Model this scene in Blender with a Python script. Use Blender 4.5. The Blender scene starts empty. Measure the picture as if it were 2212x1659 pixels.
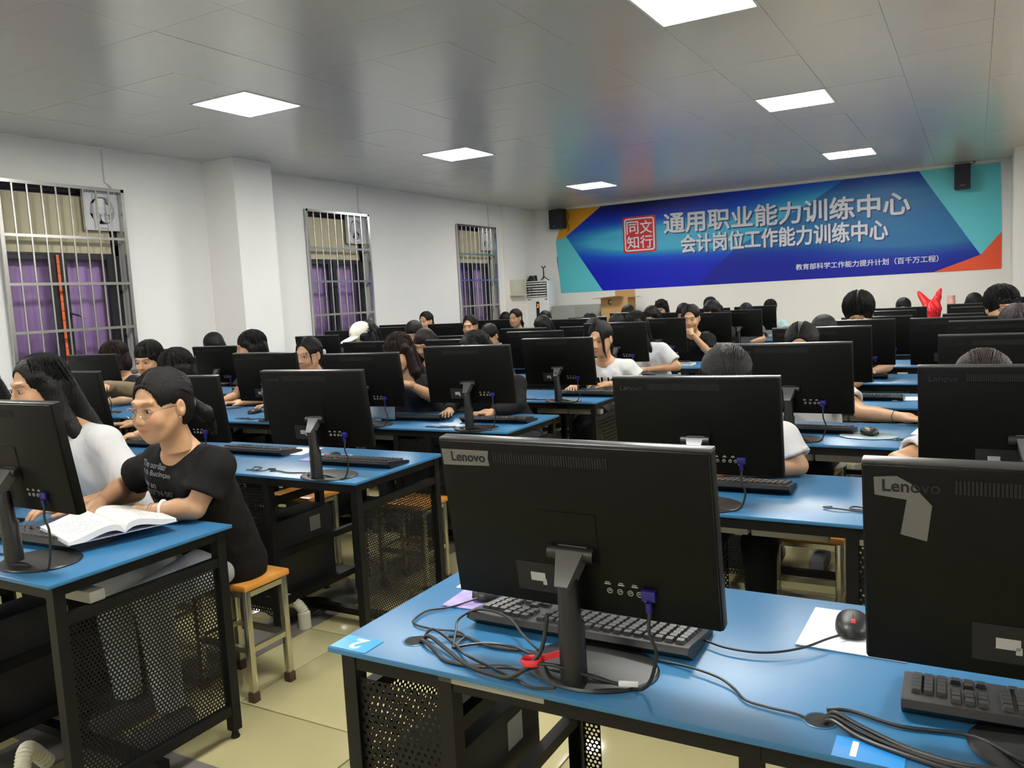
import bpy, bmesh, math, random
import numpy as np
from mathutils import Vector, Matrix, Euler
from mathutils.bvhtree import BVHTree
rnd = random.Random(7)
C = bpy.context.scene.collection
sc = bpy.context.scene
PI = math.pi
# ------------------------------------------------------------------ camera
YAW, PITCH, ROLL, FPX = 0.5177, 0.10268, 0.05221, 1763.2
def cam_axes():
    f = Vector((-math.sin(YAW)*math.cos(PITCH), math.cos(YAW)*math.cos(PITCH), -math.sin(PITCH)))
    r = Vector((math.cos(YAW), math.sin(YAW), 0)); d = f.cross(r)
    c, s = math.cos(ROLL), math.sin(ROLL)
    return (c*r + s*d), (-s*r + c*d), f
_r, _d, _f = cam_axes()
cd = bpy.data.cameras.new('camera'); cam = bpy.data.objects.new('camera', cd); C.objects.link(cam)
cd.sensor_width = 36; cd.lens = FPX/2212*36; cd.clip_start = 0.02; cd.clip_end = 100
M = Matrix.Identity(4)
for i in range(3):
    M[i][0], M[i][1], M[i][2] = _r[i], -_d[i], -_f[i]
M[0][3], M[1][3], M[2][3] = 0, 0, 1.46
cam.matrix_world = M
sc.camera = cam
# ------------------------------------------------------------------ world, view, light
w = bpy.data.worlds.new('world'); sc.world = w; w.use_nodes = True
w.node_tree.nodes['Background'].inputs[0].default_value = (.10, .12, .16, 1)
w.node_tree.nodes['Background'].inputs[1].default_value = .3
sc.view_settings.view_transform = 'Standard'; sc.view_settings.look = 'None'
sc.view_settings.gamma = 1; sc.view_settings.use_curve_mapping = False
sc.view_settings.exposure = 0.0
LAMP = 68
try:
    sc.cycles.use_denoising = True
    sc.cycles.denoiser = 'OPENIMAGEDENOISE'
    sc.cycles.use_adaptive_sampling = True; sc.cycles.adaptive_threshold = .02
    sc.cycles.max_bounces = 8; sc.cycles.diffuse_bounces = 5; sc.cycles.glossy_bounces = 3
    sc.cycles.transparent_max_bounces = 12
    sc.cycles.sample_clamp_indirect = 6
    sc.cycles.caustics_reflective = False; sc.cycles.caustics_refractive = False
except Exception: pass

# ------------------------------------------------------------------ materials
MATS = {}
def mat(name, col=(.5,.5,.5), rough=.5, metal=0., spec=None, noise=0., nscale=8., bump=0., bscale=60., bstretch=(1,1,1), emit=None, estr=0., coat=0., alpha=1., sheen=0., trans=0.):
    if name in MATS: return MATS[name]
    m = bpy.data.materials.new(name); m.use_nodes = True; nt = m.node_tree
    b = nt.nodes['Principled BSDF']
    b.inputs['Base Color'].default_value = (*col, 1); b.inputs['Roughness'].default_value = rough
    b.inputs['Metallic'].default_value = metal
    if spec is not None: b.inputs['Specular IOR Level'].default_value = spec
    if coat: b.inputs['Coat Weight'].default_value = coat; b.inputs['Coat Roughness'].default_value = .08
    if sheen: b.inputs['Sheen Weight'].default_value = sheen
    if trans: b.inputs['Transmission Weight'].default_value = trans
    if emit: b.inputs['Emission Color'].default_value = (*emit, 1); b.inputs['Emission Strength'].default_value = estr
    b.inputs['Alpha'].default_value = alpha
    tc = nt.nodes.new('ShaderNodeTexCoord')
    n = nt.nodes.new('ShaderNodeTexNoise'); n.inputs['Scale'].default_value = nscale; n.inputs['Detail'].default_value = 4
    nt.links.new(tc.outputs['Object'], n.inputs['Vector'])
    mx = nt.nodes.new('ShaderNodeMix'); mx.data_type = 'RGBA'
    k = noise if noise else .04
    mx.inputs[6].default_value = (*[c*(1-k) for c in col], 1); mx.inputs[7].default_value = (*[min(1, c*(1+k)) for c in col], 1)
    nt.links.new(n.outputs['Fac'], mx.inputs[0]); nt.links.new(mx.outputs[2], b.inputs['Base Color'])
    if bump:
        mp = nt.nodes.new('ShaderNodeMapping'); mp.inputs['Scale'].default_value = bstretch
        nt.links.new(tc.outputs['Object'], mp.inputs[0])
        n2 = nt.nodes.new('ShaderNodeTexNoise'); n2.inputs['Scale'].default_value = bscale; n2.inputs['Detail'].default_value = 3
        nt.links.new(mp.outputs[0], n2.inputs['Vector'])
        bp = nt.nodes.new('ShaderNodeBump'); bp.inputs['Strength'].default_value = bump; bp.inputs['Distance'].default_value = .01
        nt.links.new(n2.outputs['Fac'], bp.inputs['Height']); nt.links.new(bp.outputs[0], b.inputs['Normal'])
    MATS[name] = m
    return m
plaster = mat('wall_plaster', (.80,.785,.76), .75, noise=.03, nscale=3, bump=.03, bscale=40)
ceil_m = mat('ceiling_metal_tile', (.66,.645,.60), .25, metal=.30, noise=.03, nscale=1.3, bump=.05, bscale=2.2)
joint_m = mat('joint_grey', (.62,.62,.60), .5)
floor_m = mat('floor_tile_glaze', (.40,.36,.19), .12, spec=.55, noise=.10, nscale=2.5, bump=.01, bscale=5)
grout_m = mat('grout', (.10,.09,.07), .8)
dark_tile = mat('dark_floor_band', (.14,.13,.12), .3, noise=.25, nscale=6)
top_m = mat('blue_glass_top', (.030,.140,.29), .36, spec=.45, noise=.04, nscale=3)
edge_m = mat('blue_glass_edge', (.06,.30,.62), .15, noise=.1, nscale=12)
blackmetal = mat('black_powder_coat', (.005,.005,.005), .42, spec=.22, bump=.05, bscale=300)
greytray = mat('grey_tray', (.33,.33,.30), .4, metal=.2)
plastic = mat('black_plastic', (.0026,.0027,.0025), .42, spec=.13, bump=.12, bscale=900)
plastic2 = mat('dark_grey_plastic', (.009,.009,.0095), .40, spec=.4)
edgegrey = mat('bezel_grey', (.03,.03,.031), .30)
ventm = mat('vent_black', (.002,.002,.002), .8)
silver = mat('silver_bracket', (.09,.09,.092), .33, metal=.25, spec=.6)
keym = mat('key_black', (.02,.02,.02), .3)
redm = mat('red_rubber', (.75,.03,.05), .4)
whitem = mat('white_paper', (.80,.80,.80), .7)
tape_m = mat('grey_tape', (.10,.10,.10), .5)
cablem = mat('cable_black', (.012,.012,.012), .4)
cream_pl = mat('cream_plastic', (.62,.60,.50), .5)
bluevga = mat('vga_blue', (.008,.005,.13), .45)
wood = mat('stool_wood', (.62,.27,.05), .18, noise=.25, nscale=9, coat=.6)
steel = mat('stool_steel', (.52,.50,.38), .22, metal=.85)
steelbar = mat('grille_steel', (.58,.57,.55), .22, metal=.9)
capm = mat('brown_foot_cap', (.05,.022,.016), .5)
purple = mat('purple_curtain', (.42,.25,.56), .55, noise=.25, nscale=1.5, bump=.1, bscale=8, bstretch=(1,3,.3))
cream = mat('cream_panel', (.55,.50,.33), .6)
alum = mat('dark_window_frame', (.012,.014,.018), .35)
orange_strip = mat('orange_strip', (.85,.16,.05), .5)
fanwhite = mat('fan_white', (.68,.68,.70), .35)
cardboard = mat('cardboard', (.42,.25,.10), .8)
cabgrey = mat('cabinet_grey', (.26,.27,.25), .4)
cabdark = mat('cabinet_side', (.15,.155,.16), .4)
speakerm = mat('speaker_black', (.012,.012,.016), .55)
skin = mat('skin', (.49,.275,.15), .48, noise=.06, nscale=20)
eyew = mat('eye_white', (.6,.58,.55), .25); irism = mat('iris', (.012,.008,.006), .15)
hair_m = mat('hair_black', (.0040,.0035,.0035), .46, spec=.22, bump=.5, bscale=26, bstretch=(9,9,.5))
hair_b = mat('hair_brown', (.012,.0055,.0045), .46, spec=.22, bump=.5, bscale=26, bstretch=(9,9,.5))
def cloth(name, col):
    m = mat('cloth_'+name, col, .85, noise=.05, nscale=5, bump=.7, bscale=7, bstretch=(1.3,1,.7))
    for n in m.node_tree.nodes:
        if n.type == 'BUMP': n.inputs['Distance'].default_value = .035
        if n.type == 'BSDF_PRINCIPLED': n.inputs['Specular IOR Level'].default_value = .2
    return m
CL = dict(white=cloth('white', (.62,.62,.63)), black=cloth('black', (.006,.006,.0065)), khaki=cloth('khaki', (.20,.155,.095)),
          blue=cloth('pale_blue', (.36,.50,.52)), denim=cloth('denim', (.03,.05,.10)), pale=cloth('pale_grey', (.42,.45,.50)), grey=cloth('grey', (.10,.10,.11)),
          beige=cloth('beige', (.55,.50,.34)), dark=cloth('dark', (.018,.018,.022)))
glassm = bpy.data.materials.new('clear_glass'); glassm.use_nodes = True
_nt = glassm.node_tree; _nt.nodes.clear()
_o = _nt.nodes.new('ShaderNodeOutputMaterial'); _mx = _nt.nodes.new('ShaderNodeMixShader'); _t = _nt.nodes.new('ShaderNodeBsdfTransparent'); _g = _nt.nodes.new('ShaderNodeBsdfGlossy')
_g.inputs['Roughness'].default_value = .02; _lw = _nt.nodes.new('ShaderNodeLayerWeight'); _lw.inputs[0].default_value = .5; _pw = _nt.nodes.new('ShaderNodeMath'); _pw.operation = 'POWER'; _pw.inputs[1].default_value = 4; _nt.links.new(_lw.outputs['Facing'], _pw.inputs[0]); _fr = _nt.nodes.new('ShaderNodeMath'); _fr.operation = 'MULTIPLY_ADD'; _fr.inputs[1].default_value = .35; _fr.inputs[2].default_value = .03; _nt.links.new(_pw.outputs[0], _fr.inputs[0])
_nt.links.new(_fr.outputs[0], _mx.inputs[0]); _nt.links.new(_t.outputs[0], _mx.inputs[1]); _nt.links.new(_g.outputs[0], _mx.inputs[2]); _nt.links.new(_mx.outputs[0], _o.inputs[0])
lampm = mat('lamp_diffuser', (.9,.9,.9), .5, emit=(1.0,.985,.93), estr=LAMP)
screenm = mat('lit_screen', (.05,.05,.05), .2, emit=(.45,.65,1.0), estr=.35)

# ------------------------------------------------------------------ mesh helpers
class MB:
    def __init__(s): s.v = []; s.f = []; s.m = []
    def add(s, vs, fs, mi=0):
        o = len(s.v); s.v += [tuple(v) for v in vs]; s.f += [tuple(i+o for i in f) for f in fs]; s.m += [mi]*len(fs); return s
    def box(s, a, b, mi=0, ch=0.):
        (x0,y0,z0),(x1,y1,z1) = a, b
        if ch <= 0:
            return s.add([(x0,y0,z0),(x1,y0,z0),(x1,y1,z0),(x0,y1,z0),(x0,y0,z1),(x1,y0,z1),(x1,y1,z1),(x0,y1,z1)],
                  [(0,3,2,1),(4,5,6,7),(0,1,5,4),(1,2,6,5),(2,3,7,6),(3,0,4,7)], mi)
        bm = bmesh.new(); bmesh.ops.create_cube(bm, size=1)
        for v in bm.verts: v.co = Vector(((x0+x1)/2+v.co.x*(x1-x0), (y0+y1)/2+v.co.y*(y1-y0), (z0+z1)/2+v.co.z*(z1-z0)))
        bmesh.ops.bevel(bm, geom=bm.edges[:], offset=ch, segments=2, affect='EDGES', profile=.5)
        s.bm(bm, mi); bm.free(); return s
    def bm(s, bm, mi=0):
        bm.verts.index_update(); s.add([v.co for v in bm.verts], [[v.index for v in f.verts] for f in bm.faces], mi)
    def tube(s, pts, r, n=8, mi=0, cap=True, closed=False, flat=1.):
        pts = [Vector(p) for p in pts]; R = r if isinstance(r, (list, tuple)) else [r]*len(pts)
        vs = []; N = len(pts); up = None
        for i, p in enumerate(pts):
            if closed: t = pts[(i+1) % N]-pts[i-1]
            else: t = pts[min(i+1, N-1)]-pts[max(i-1, 0)]
            t.normalize()
            if up is None: up = Vector((0,0,1)) if abs(t.z) < .9 else Vector((0,1,0))
            u = up - t*up.dot(t)
            if u.length < 1e-4: u = Vector((1,0,0)) - t*t.x
            u.normalize(); up = u; q = t.cross(u)
            for k in range(n):
                a = 2*PI*k/n; vs.append(p + (u*math.cos(a)*flat + q*math.sin(a))*R[i])
        fs = []
        for i in range(N if closed else N-1):
            j = (i+1) % N
            for k in range(n): fs.append((i*n+k, i*n+(k+1) % n, j*n+(k+1) % n, j*n+k))
        if cap and not closed: fs += [tuple(range(n))[::-1], tuple((N-1)*n+k for k in range(n))]
        return s.add(vs, fs, mi)
    def cyl(s, a, b, r, r2=None, n=16, mi=0): return s.tube([a, b], [r, r if r2 is None else r2], n, mi)
    def prism(s, poly, a, b, axis='y', mi=0):
        n = len(poly)
        def P(p, t): return (p[0], t, p[1]) if axis == 'y' else ((t, p[0], p[1]) if axis == 'x' else (p[0], p[1], t))
        vs = [P(p, a) for p in poly]+[P(p, b) for p in poly]
        fs = [tuple(range(n)), tuple(range(2*n-1, n-1, -1))]+[(i, i+n, (i+1) % n+n, (i+1) % n) for i in range(n)]
        return s.add(vs, fs, mi)
    def lathe(s, prof, n=24, c=(0,0), mi=0, sx=1., sy=1.):
        vs = [(c[0]+r*math.cos(2*PI*k/n)*sx, c[1]+r*math.sin(2*PI*k/n)*sy, z) for r, z in prof for k in range(n)]
        fs = [(i*n+k, i*n+(k+1) % n, (i+1)*n+(k+1) % n, (i+1)*n+k) for i in range(len(prof)-1) for k in range(n)]
        return s.add(vs, fs, mi)
    def ell(s, c, r, n=12, m=8, mi=0, R=None):
        vs = []
        for i in range(m+1):
            th = PI*i/m
            for k in range(n):
                v = Vector((r[0]*math.sin(th)*math.cos(2*PI*k/n), r[1]*math.sin(th)*math.sin(2*PI*k/n), r[2]*math.cos(th)))
                if R: v = R @ v
                vs.append(v+Vector(c))
        fs = [(i*n+k, (i+1)*n+k, (i+1)*n+(k+1) % n, i*n+(k+1) % n) for i in range(m) for k in range(n)]
        return s.add(vs, fs, mi)
    def xf(s, Mx):
        s.v = [tuple(Mx @ Vector(v)) for v in s.v]; return s
    def mesh(s, name, mats, smooth=True, fix=True):
        me = bpy.data.meshes.new(name); me.from_pydata(s.v, [], s.f)
        for m in (mats if isinstance(mats, (list, tuple)) else [mats]): me.materials.append(m)
        me.polygons.foreach_set('material_index', s.m)
        if fix:
            bm = bmesh.new(); bm.from_mesh(me); bmesh.ops.recalc_face_normals(bm, faces=bm.faces); bm.to_mesh(me); bm.free()
        if smooth:
            me.polygons.foreach_set('use_smooth', [True]*len(me.polygons)); me.set_sharp_from_angle(angle=.6)
        me.update(); return me
    def build(s, name, mats, parent=None, smooth=True, **kw):
        return link(name, s.mesh(name, mats, smooth), parent, **kw)
def link(name, me, parent=None, loc=None, label=None, kind=None, rot=None):
    o = bpy.data.objects.new(name, me); C.objects.link(o)
    if parent: o.parent = parent
    if loc is not None: o.location = loc
    if rot is not None: o.rotation_euler = rot
    if label: o['label'] = label
    if kind: o['kind'] = kind
    return o
def thing(name, label, cat, loc=(0,0,0), rz=0, group=None, scale=1.):
    o = bpy.data.objects.new(name, None); C.objects.link(o); o.location = loc; o.rotation_euler = (0,0,rz); o.scale = (scale,)*3
    o.empty_display_size = .1
    o['label'] = label; o['category'] = cat
    if group: o['group'] = group
    return o
def tag(o, label, cat, group=None):
    o['label'] = label; o['category'] = cat
    if group: o['group'] = group
    return o
KIDS = {}
def dup(root, loc, rz, label, group=None, scale=None, drop=()):
    r = root.copy(); C.objects.link(r); r.location = loc; r.rotation_euler = (0,0,rz); r['label'] = label
    if group: r['group'] = group
    if scale: r.scale = (scale,)*3
    for ch in root.children:
        if ch.name.split('.')[0] in drop: continue
        c = ch.copy(); C.objects.link(c); c.parent = r
        for g in ch.children:
            d = g.copy(); C.objects.link(d); d.parent = c
    return r
def text_mesh(txt, size, depth=.001, bold=0., align='LEFT'):
    cu = bpy.data.curves.new('lettering', 'FONT'); cu.body = txt; cu.size = size; cu.offset = bold; cu.extrude = depth/2; cu.align_x = align
    cu.resolution_u = 3
    o = bpy.data.objects.new('tmp_text', cu); C.objects.link(o)
    bpy.context.view_layer.update(); dg = bpy.context.evaluated_depsgraph_get()
    me = bpy.data.meshes.new_from_object(o.evaluated_get(dg)); bpy.data.objects.remove(o); me.name = 'lettering'
    return me
def text_fit(txt, x0, x1, z0, z1, y, m, parent, depth=.003, bold=.0, flip=False, name='lettering', shear=0.):
    bold, bd = 0., bold
    """text on a wall facing -y, stretched to a box"""
    me = text_mesh(txt, 1, .01, bold)
    co = np.array([v.co[:] for v in me.vertices]); mn, mxx = co.min(0), co.max(0)
    u = (co[:,0]-mn[0])/(mxx[0]-mn[0]); v = (co[:,1]-mn[1])/(mxx[1]-mn[1]); t = (co[:,2]-mn[2])/(mxx[2]-mn[2])
    new = np.stack([x0+(x1-x0)*u, y-depth*t, z0+(z1-z0)*v+shear*(u-.5)], 1)
    me.vertices.foreach_set('co', new.ravel().astype(np.float32)); me.materials.clear(); me.materials.append(m); me.update()
    if bd:
        bd *= (z1-z0); bm = bmesh.new()
        for k in range(8):
            n0 = len(bm.verts); bm.from_mesh(me); bm.verts.ensure_lookup_table()
            for v in bm.verts[n0:]: v.co.x += bd*math.cos(k*PI/4); v.co.z += bd*math.sin(k*PI/4); v.co.y -= .00003*k
        bm.to_mesh(me); bm.free(); me.update()
    return link(name, me, parent)
def struct(o): o['kind'] = 'structure'; return o
def spline(pts, n=8):
    P = [Vector(p) for p in pts]; P = [P[0]*2-P[1]]+P+[P[-1]*2-P[-2]]; out = []
    for i in range(1, len(P)-2):
        for k in range(n):
            t = k/n; a, b, c, d = P[i-1:i+3]
            out.append(.5*((2*b)+(c-a)*t+(2*a-5*b+4*c-d)*t*t+(3*b-a-3*c+d)*t**3))
    out.append(P[-2]); return out

# ------------------------------------------------------------------ the room
XL, XR, YB, YF, ZC = -7.38, 2.5, 14.15, -1.6, 3.13
TS = .645
tile = MB().box((.003,.003,-.012),(TS-.003,TS-.003,0), ch=.0015).mesh('floor_tile', floor_m)
fl = struct(MB().box((XL-.3,YF-.2,-.1),(XR+.3,YB+.3,-.006)).build('floor', grout_m))
x00, y00 = -2.41-8*TS, 2.03-6*TS
far = MB()
for i in range(16):
    for j in range(26):
        x, y = x00+i*TS, y00+j*TS
        if 1 <= j <= 12: link('tile', tile, fl, (x, y, 0))
        else: far.box((x+.003,y+.003,-.012),(x+TS-.003,y+TS-.003,0))
far.build('far_tiles', floor_m, fl, smooth=False, kind='stuff')
MB().box((-2.93,-1,-.004),(-2.66,13.9,.0015)).build('dark_tile_band', dark_tile, fl)
MB().box((-7.3,1.50,-.004),(-.9,1.68,.0017)).build('dark_tile_band', dark_tile, fl)
# ceiling
CX, CY = .612, .622
ce = struct(MB().box((XL-.3,YF-.2,ZC+.006),(XR+.3,YB+.3,ZC+.1)).build('ceiling', joint_m))
cx0, cy0 = .103-13*CX, 4.58-10*CY
LAMPS = set()
for i in (4, 10, 16):
    for j in (2, 10-3, 10, 15, 21): LAMPS.add((i, j))
LAMPS = {(i, j) for i in (4, 10) for j in (0, 5, 10, 15, 21)} | {(16, 5), (16, 10), (16, 15)}
def ctile(v):
    bm = bmesh.new(); n = 4; e = .0011; r = rnd.Random(v) if False else random.Random(v)
    vs = [[bm.verts.new((e+(CX-2*e)*a/n, e+(CY-2*e)*b/n, -(.0022*math.sin(PI*a/n)*math.sin(PI*b/n)*r.uniform(.3,1.4)) - (.0 if 0 < a < n and 0 < b < n else 0))) for b in range(n+1)] for a in range(n+1)]
    for a in range(n):
        for b in range(n): bm.faces.new((vs[a][b], vs[a][b+1], vs[a+1][b+1], vs[a+1][b]))
    rim = [vs[a][0] for a in range(n+1)]+[vs[n][b] for b in range(1, n+1)]+[vs[a][n] for a in range(n-1, -1, -1)]+[vs[0][b] for b in range(n-1, 0, -1)]
    top = [bm.verts.new((q.co.x, q.co.y, .006)) for q in rim]
    for k in range(len(rim)): bm.faces.new((rim[k], rim[(k+1) % len(rim)], top[(k+1) % len(rim)], top[k]))
    m = MB(); m.bm(bm); bm.free(); return m
cts = [ctile(v).mesh('ceiling_tile', ceil_m) for v in range(6)]
near = MB()
for i in range(17):
    for j in range(26):
        x, y = cx0+i*CX, cy0+j*CY
        if (i, j) in LAMPS: continue
        if y > YB or x > XR: continue
        if j >= 8:
            o = link('ceiling_tile', cts[rnd.randrange(6)], ce, (x, y, ZC)); o.rotation_euler = (rnd.uniform(-.0022,.0022), rnd.uniform(-.0022,.0022), 0)
        else:
            near.add([(a+x, b+y, c+ZC) for a, b, c in ctile(0).v], ctile(0).f)
near.build('near_ceiling_tiles', ceil_m, ce, kind='stuff')
lf = MB().box((0,0,-.006),(CX,.018,.006)).box((0,CY-.018,-.006),(CX,CY,.006)).box((0,0,-.006),(.018,CY,.006)).box((CX-.018,0,-.006),(CX,CY,.006)).mesh('frame', fanwhite)
ld = MB().box((.018,.018,-.002),(CX-.018,CY-.018,.004)).mesh('diffuser', lampm)
names = {(4,10):'square ceiling light panel nearest the camera on the left side', (4,15):'ceiling light panel at mid-room above the second window bay',
 (4,21):'farthest ceiling light panel on the left, near the banner corner', (10,10):'large bright ceiling light panel cut by the top edge of the photo',
 (10,15):'ceiling light panel on the right, above the banner lettering', (10,21):'farthest ceiling light panel on the right, just above the banner'}
for (i, j) in sorted(LAMPS):
    t = thing('ceiling_light', names.get((i, j), 'square ceiling light panel out of view, %s column, %s bay' % ({4:'left',10:'middle',16:'right'}[i], {0:'front',5:'second',10:'third',15:'fourth',21:'last'}[j])), 'ceiling light', (cx0+i*CX, cy0+j*CY, ZC), 0, 'recessed square ceiling lights')
    link('frame', lf, t); link('diffuser', ld, t)
# walls
WZ0, WZ1 = .95, 2.74
WIN = [(4.10,5.31),(7.88,9.10),(11.37,12.59)]
b = MB(); y = YF-.2
for a0, a1 in WIN:
    b.box((XL-.24,y,0),(XL,a0,ZC)); b.box((XL-.24,a0,0),(XL,a1,WZ0)); b.box((XL-.24,a0,WZ1),(XL,a1,ZC)); y = a1
b.box((XL-.24,y,0),(XL,YB+.2,ZC))
b.box((XL,6.34,0),(-6.9,6.89,ZC)); b.box((XL,2.3-3.4,0),(-6.9,2.85-3.4,ZC)); b.box((XL,12.86,0),(XL+.05,13.62,ZC))
wl = struct(b.build('wall_left', plaster, smooth=False))
wb = struct(MB().box((XL-.24,YB,0),(XR+.24,YB+.24,ZC)).box((.46,13.0,0),(1.0,YB,ZC)).build('wall_back', plaster, smooth=False))
struct(MB().box((XR,YF-.2,0),(XR+.24,YB,ZC)).build('wall_right', plaster, smooth=False))
struct(MB().box((XL-.24,YF-.24,0),(XR+.24,YF,ZC)).build('wall_front', plaster, smooth=False))
struct(MB().box((XL+.02,YB-.02,ZC-.028),(XR,YB,ZC)).build('trim_1', plaster, smooth=False))
struct(MB().box((XL,YF,ZC-.02),(XL+.018,YB,ZC)).build('trim_2', plaster, smooth=False))
cable_white = mat('conduit_white', (.60,.60,.57), .5)
for n_, pts in enumerate([[(XL+.008,5.15,ZC),(XL+.008,5.15,2.80),(XL+.012,5.20,2.77),(XL+.012,5.24,2.70)], [(XL+.008,8.95,ZC),(XL+.008,8.94,2.78),(XL+.012,8.98,2.77),(XL+.012,9.02,2.70)], [(XL+.008,12.40,ZC),(XL+.008,12.42,2.72),(XL+.012,12.46,2.69)]]):
    tag(MB().tube(pts, .007, 8).build('wall_conduit', cable_white), 'thin white cable running down the wall to the fan of the %s window' % ['nearest','middle','farthest'][n_], 'cable', 'fan cables on the window wall')
# windows
for k, (a0, a1) in enumerate(WIN):
    W = a1-a0; xw = XL-.13
    wn = struct(MB().box((xw-.03,a0,WZ0),(xw+.02,a0+.05,WZ1)).box((xw-.03,a1-.05,WZ0),(xw+.02,a1,WZ1)).box((xw-.03,a0,WZ1-.05),(xw+.02,a1,WZ1)).box((xw-.03,a0,WZ0),(xw+.02,a1,WZ0+.05)).box((xw-.03,a0,2.10),(xw+.02,a1,2.2)).build('window_%d' % (k+1), alum, smooth=False))
    c = a0+W*.48
    s1 = MB().box((xw-.02,c-.085,WZ0+.05),(xw+.015,c-.01,2.1)).box((xw-.02,a0+.05,WZ0+.05),(xw+.01,a0+.08,2.1)).box((xw-.02,a0+.08,2.06),(xw+.01,c-.06,2.1)).build('sash', alum, wn, smooth=False)
    s2 = MB().box((xw-.012,c+.0,WZ0+.05),(xw+.024,c+.07,2.1)).box((xw-.012,a1-.14,WZ0+.05),(xw+.024,a1-.05,2.1)).box((xw-.012,c,2.06),(xw+.02,a1-.05,2.1)).build('sash', alum, wn, smooth=False)
    MB().box((xw-.006,a0+.07,WZ0+.05),(xw-.002,c-.06,2.06)).build('pane', glassm, wn, smooth=False)
    MB().box((xw+.002,c+.06,WZ0+.05),(xw+.006,a1-.12,2.06)).build('pane', glassm, wn, smooth=False)
    MB().box((xw-.02,a0+.05,2.12),(xw+.03,a1-.09,2.66)).build('blank_panel', cream, wn, smooth=False)
    if k == 0:
        MB().tube([(xw+.03,c+.035,1.55),(xw+.06,c+.035,1.55),(xw+.065,c+.10,1.53),(xw+.06,c+.16,1.50)], [.012,.01,.009,.006], 8).build('handle', alum, wn)
        b = MB()
        for q in range(12): b.box((xw+.02,c-.03,1.05+q*.088),(xw+.03,c-.005,1.05+q*.088+.083), mi=0)
        b.build('orange_strip', orange_strip, wn, smooth=False)
    n = 30; b = MB(); vs = []; fs = []
    for i in range(n+1):
        yy = a0-.15+(W+.3)*i/n
        for zz in (WZ0-.3, 2.72): vs.append((XL-.262+.02*math.sin(i*1.9)+.008*math.sin(i*.7), yy, zz))
    fs = [(2*i, 2*i+2, 2*i+3, 2*i+1) for i in range(n)]
    cu = tag(b.add(vs, fs).build('curtain', purple), 'purple sheet hanging behind the %s barred window' % ['nearest','middle','farthest'][k], 'curtain', 'purple curtains behind the windows')
    so = cu.modifiers.new('thick', 'SOLIDIFY'); so.thickness = .006
    # grille
    g = thing('window_grille', 'stainless steel security grille over the %s window' % ['nearest','middle','farthest'][k], 'window grille', (XL+.012, a0, 0), 0, 'steel window grilles')
    MB().box((0,-.01,WZ1-.03),(.03,W+.01,WZ1)).box((0,-.01,WZ0-.02),(.03,W+.01,WZ0+.01)).box((0,-.012,WZ0),(.03,.022,WZ1)).box((0,W-.022,WZ0),(.03,W+.012,WZ1)).build('frame', steelbar, g, smooth=False)
    rail = MB().box((.002,.02,-.013),(.028,W-.02,.013)).mesh('rail', steelbar, False)
    for z in (2.255, 1.822, 1.392): link('rail', rail, g, (0,0,z))
    bar = MB().cyl((.015,0,WZ0),(.015,0,WZ1-.02), .0095, n=10).mesh('bar', steelbar)
    yb = .135
    while yb < W-.04: link('bar', bar, g, (0, yb, 0)); yb += .1325
    # fan
    f0 = [4.945, 8.735, 12.225][k]
    f = thing('exhaust_fan', 'square white exhaust fan set high in the %s window' % ['nearest','middle','farthest'][k], 'fan', (XL-.035, f0+.18, 2.53), 0, 'window exhaust fans')
    b = MB(); n = 32; S = .19; vs = []
    for i in range(n):
        a = 2*PI*i/n; cs, sn = math.cos(a), math.sin(a); q = S/max(abs(cs), abs(sn)); rr = .135
        vs += [(0,cs*q,sn*q),(0.0,cs*rr,sn*rr),(-.05,cs*rr*.9,sn*rr*.9),(-.03,cs*q,sn*q)]
    fs = []
    for i in range(n):
        j = (i+1) % n; fs += [(4*i,4*j,4*j+1,4*i+1),(4*i+1,4*j+1,4*j+2,4*i+2),(4*i,4*i+3,4*j+3,4*j)]
    b.add(vs, fs).build('housing', fanwhite, f)
    MB().cyl((-.05,0,0),(-.045,0,0), .125, n=24).build('backing', ventm, f)
    bl = MB(); q = []
    for t in range(7):
        u = t/6; r_ = .032+.09*u; wd = .018+.036*math.sin(PI*min(1,u*.85+.1)); q.append((r_, wd))
    vs = [(-.028+.012, r_, -wd) for r_, wd in q]+[(-.028-.014, r_, wd) for r_, wd in q]
    blade = bl.add(vs, [(i, i+1, i+8, i+7) for i in range(6)]).mesh('blade', fanwhite)
    for t in range(5): o = link('blade', blade, f, (0,0,0), rot=(2*PI*t/5+.3+k, 0, 0))
    MB().tube([(-.04,0,0),(-.012,0,0),(-.006,0,0),(-.002,0,0)], [.038,.038,.030,.01], 20).build('hub', fanwhite, f)
    MB().box((0,.0-.03,-.178),(.004,.035,-.160)).build('badge', mat('grey_badge', (.4,.4,.42), .4), f)

# ------------------------------------------------------------------ banner
Yb = YB-.004
def lin(c): return tuple(((x/255)/12.92 if x/255 <= .04045 else ((x/255+.055)/1.055)**2.4) for x in c)
ban = thing('banner', 'wide blue printed banner with large white Chinese lettering on the back wall', 'banner', (-3.26, Yb, 1.54))
def bl(x, z): return (x+3.26, z-1.54)
bm_ = bpy.data.materials.new('banner_blue'); bm_.use_nodes = True; nt = bm_.node_tree; bs = nt.nodes['Principled BSDF']; bs.inputs['Roughness'].default_value = .42; bs.inputs['Specular IOR Level'].default_value = .2
tc = nt.nodes.new('ShaderNodeTexCoord'); sep = nt.nodes.new('ShaderNodeSeparateXYZ'); nt.links.new(tc.outputs['Object'], sep.inputs[0])
def mth(op, a, b_=None, c_=None):
    n = nt.nodes.new('ShaderNodeMath'); n.operation = op
    for i, v in enumerate((a, b_, c_)):
        if v is None: continue
        if isinstance(v, (int, float)): n.inputs[i].default_value = v
        else: nt.links.new(v, n.inputs[i])
    return n.outputs[0]
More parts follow.
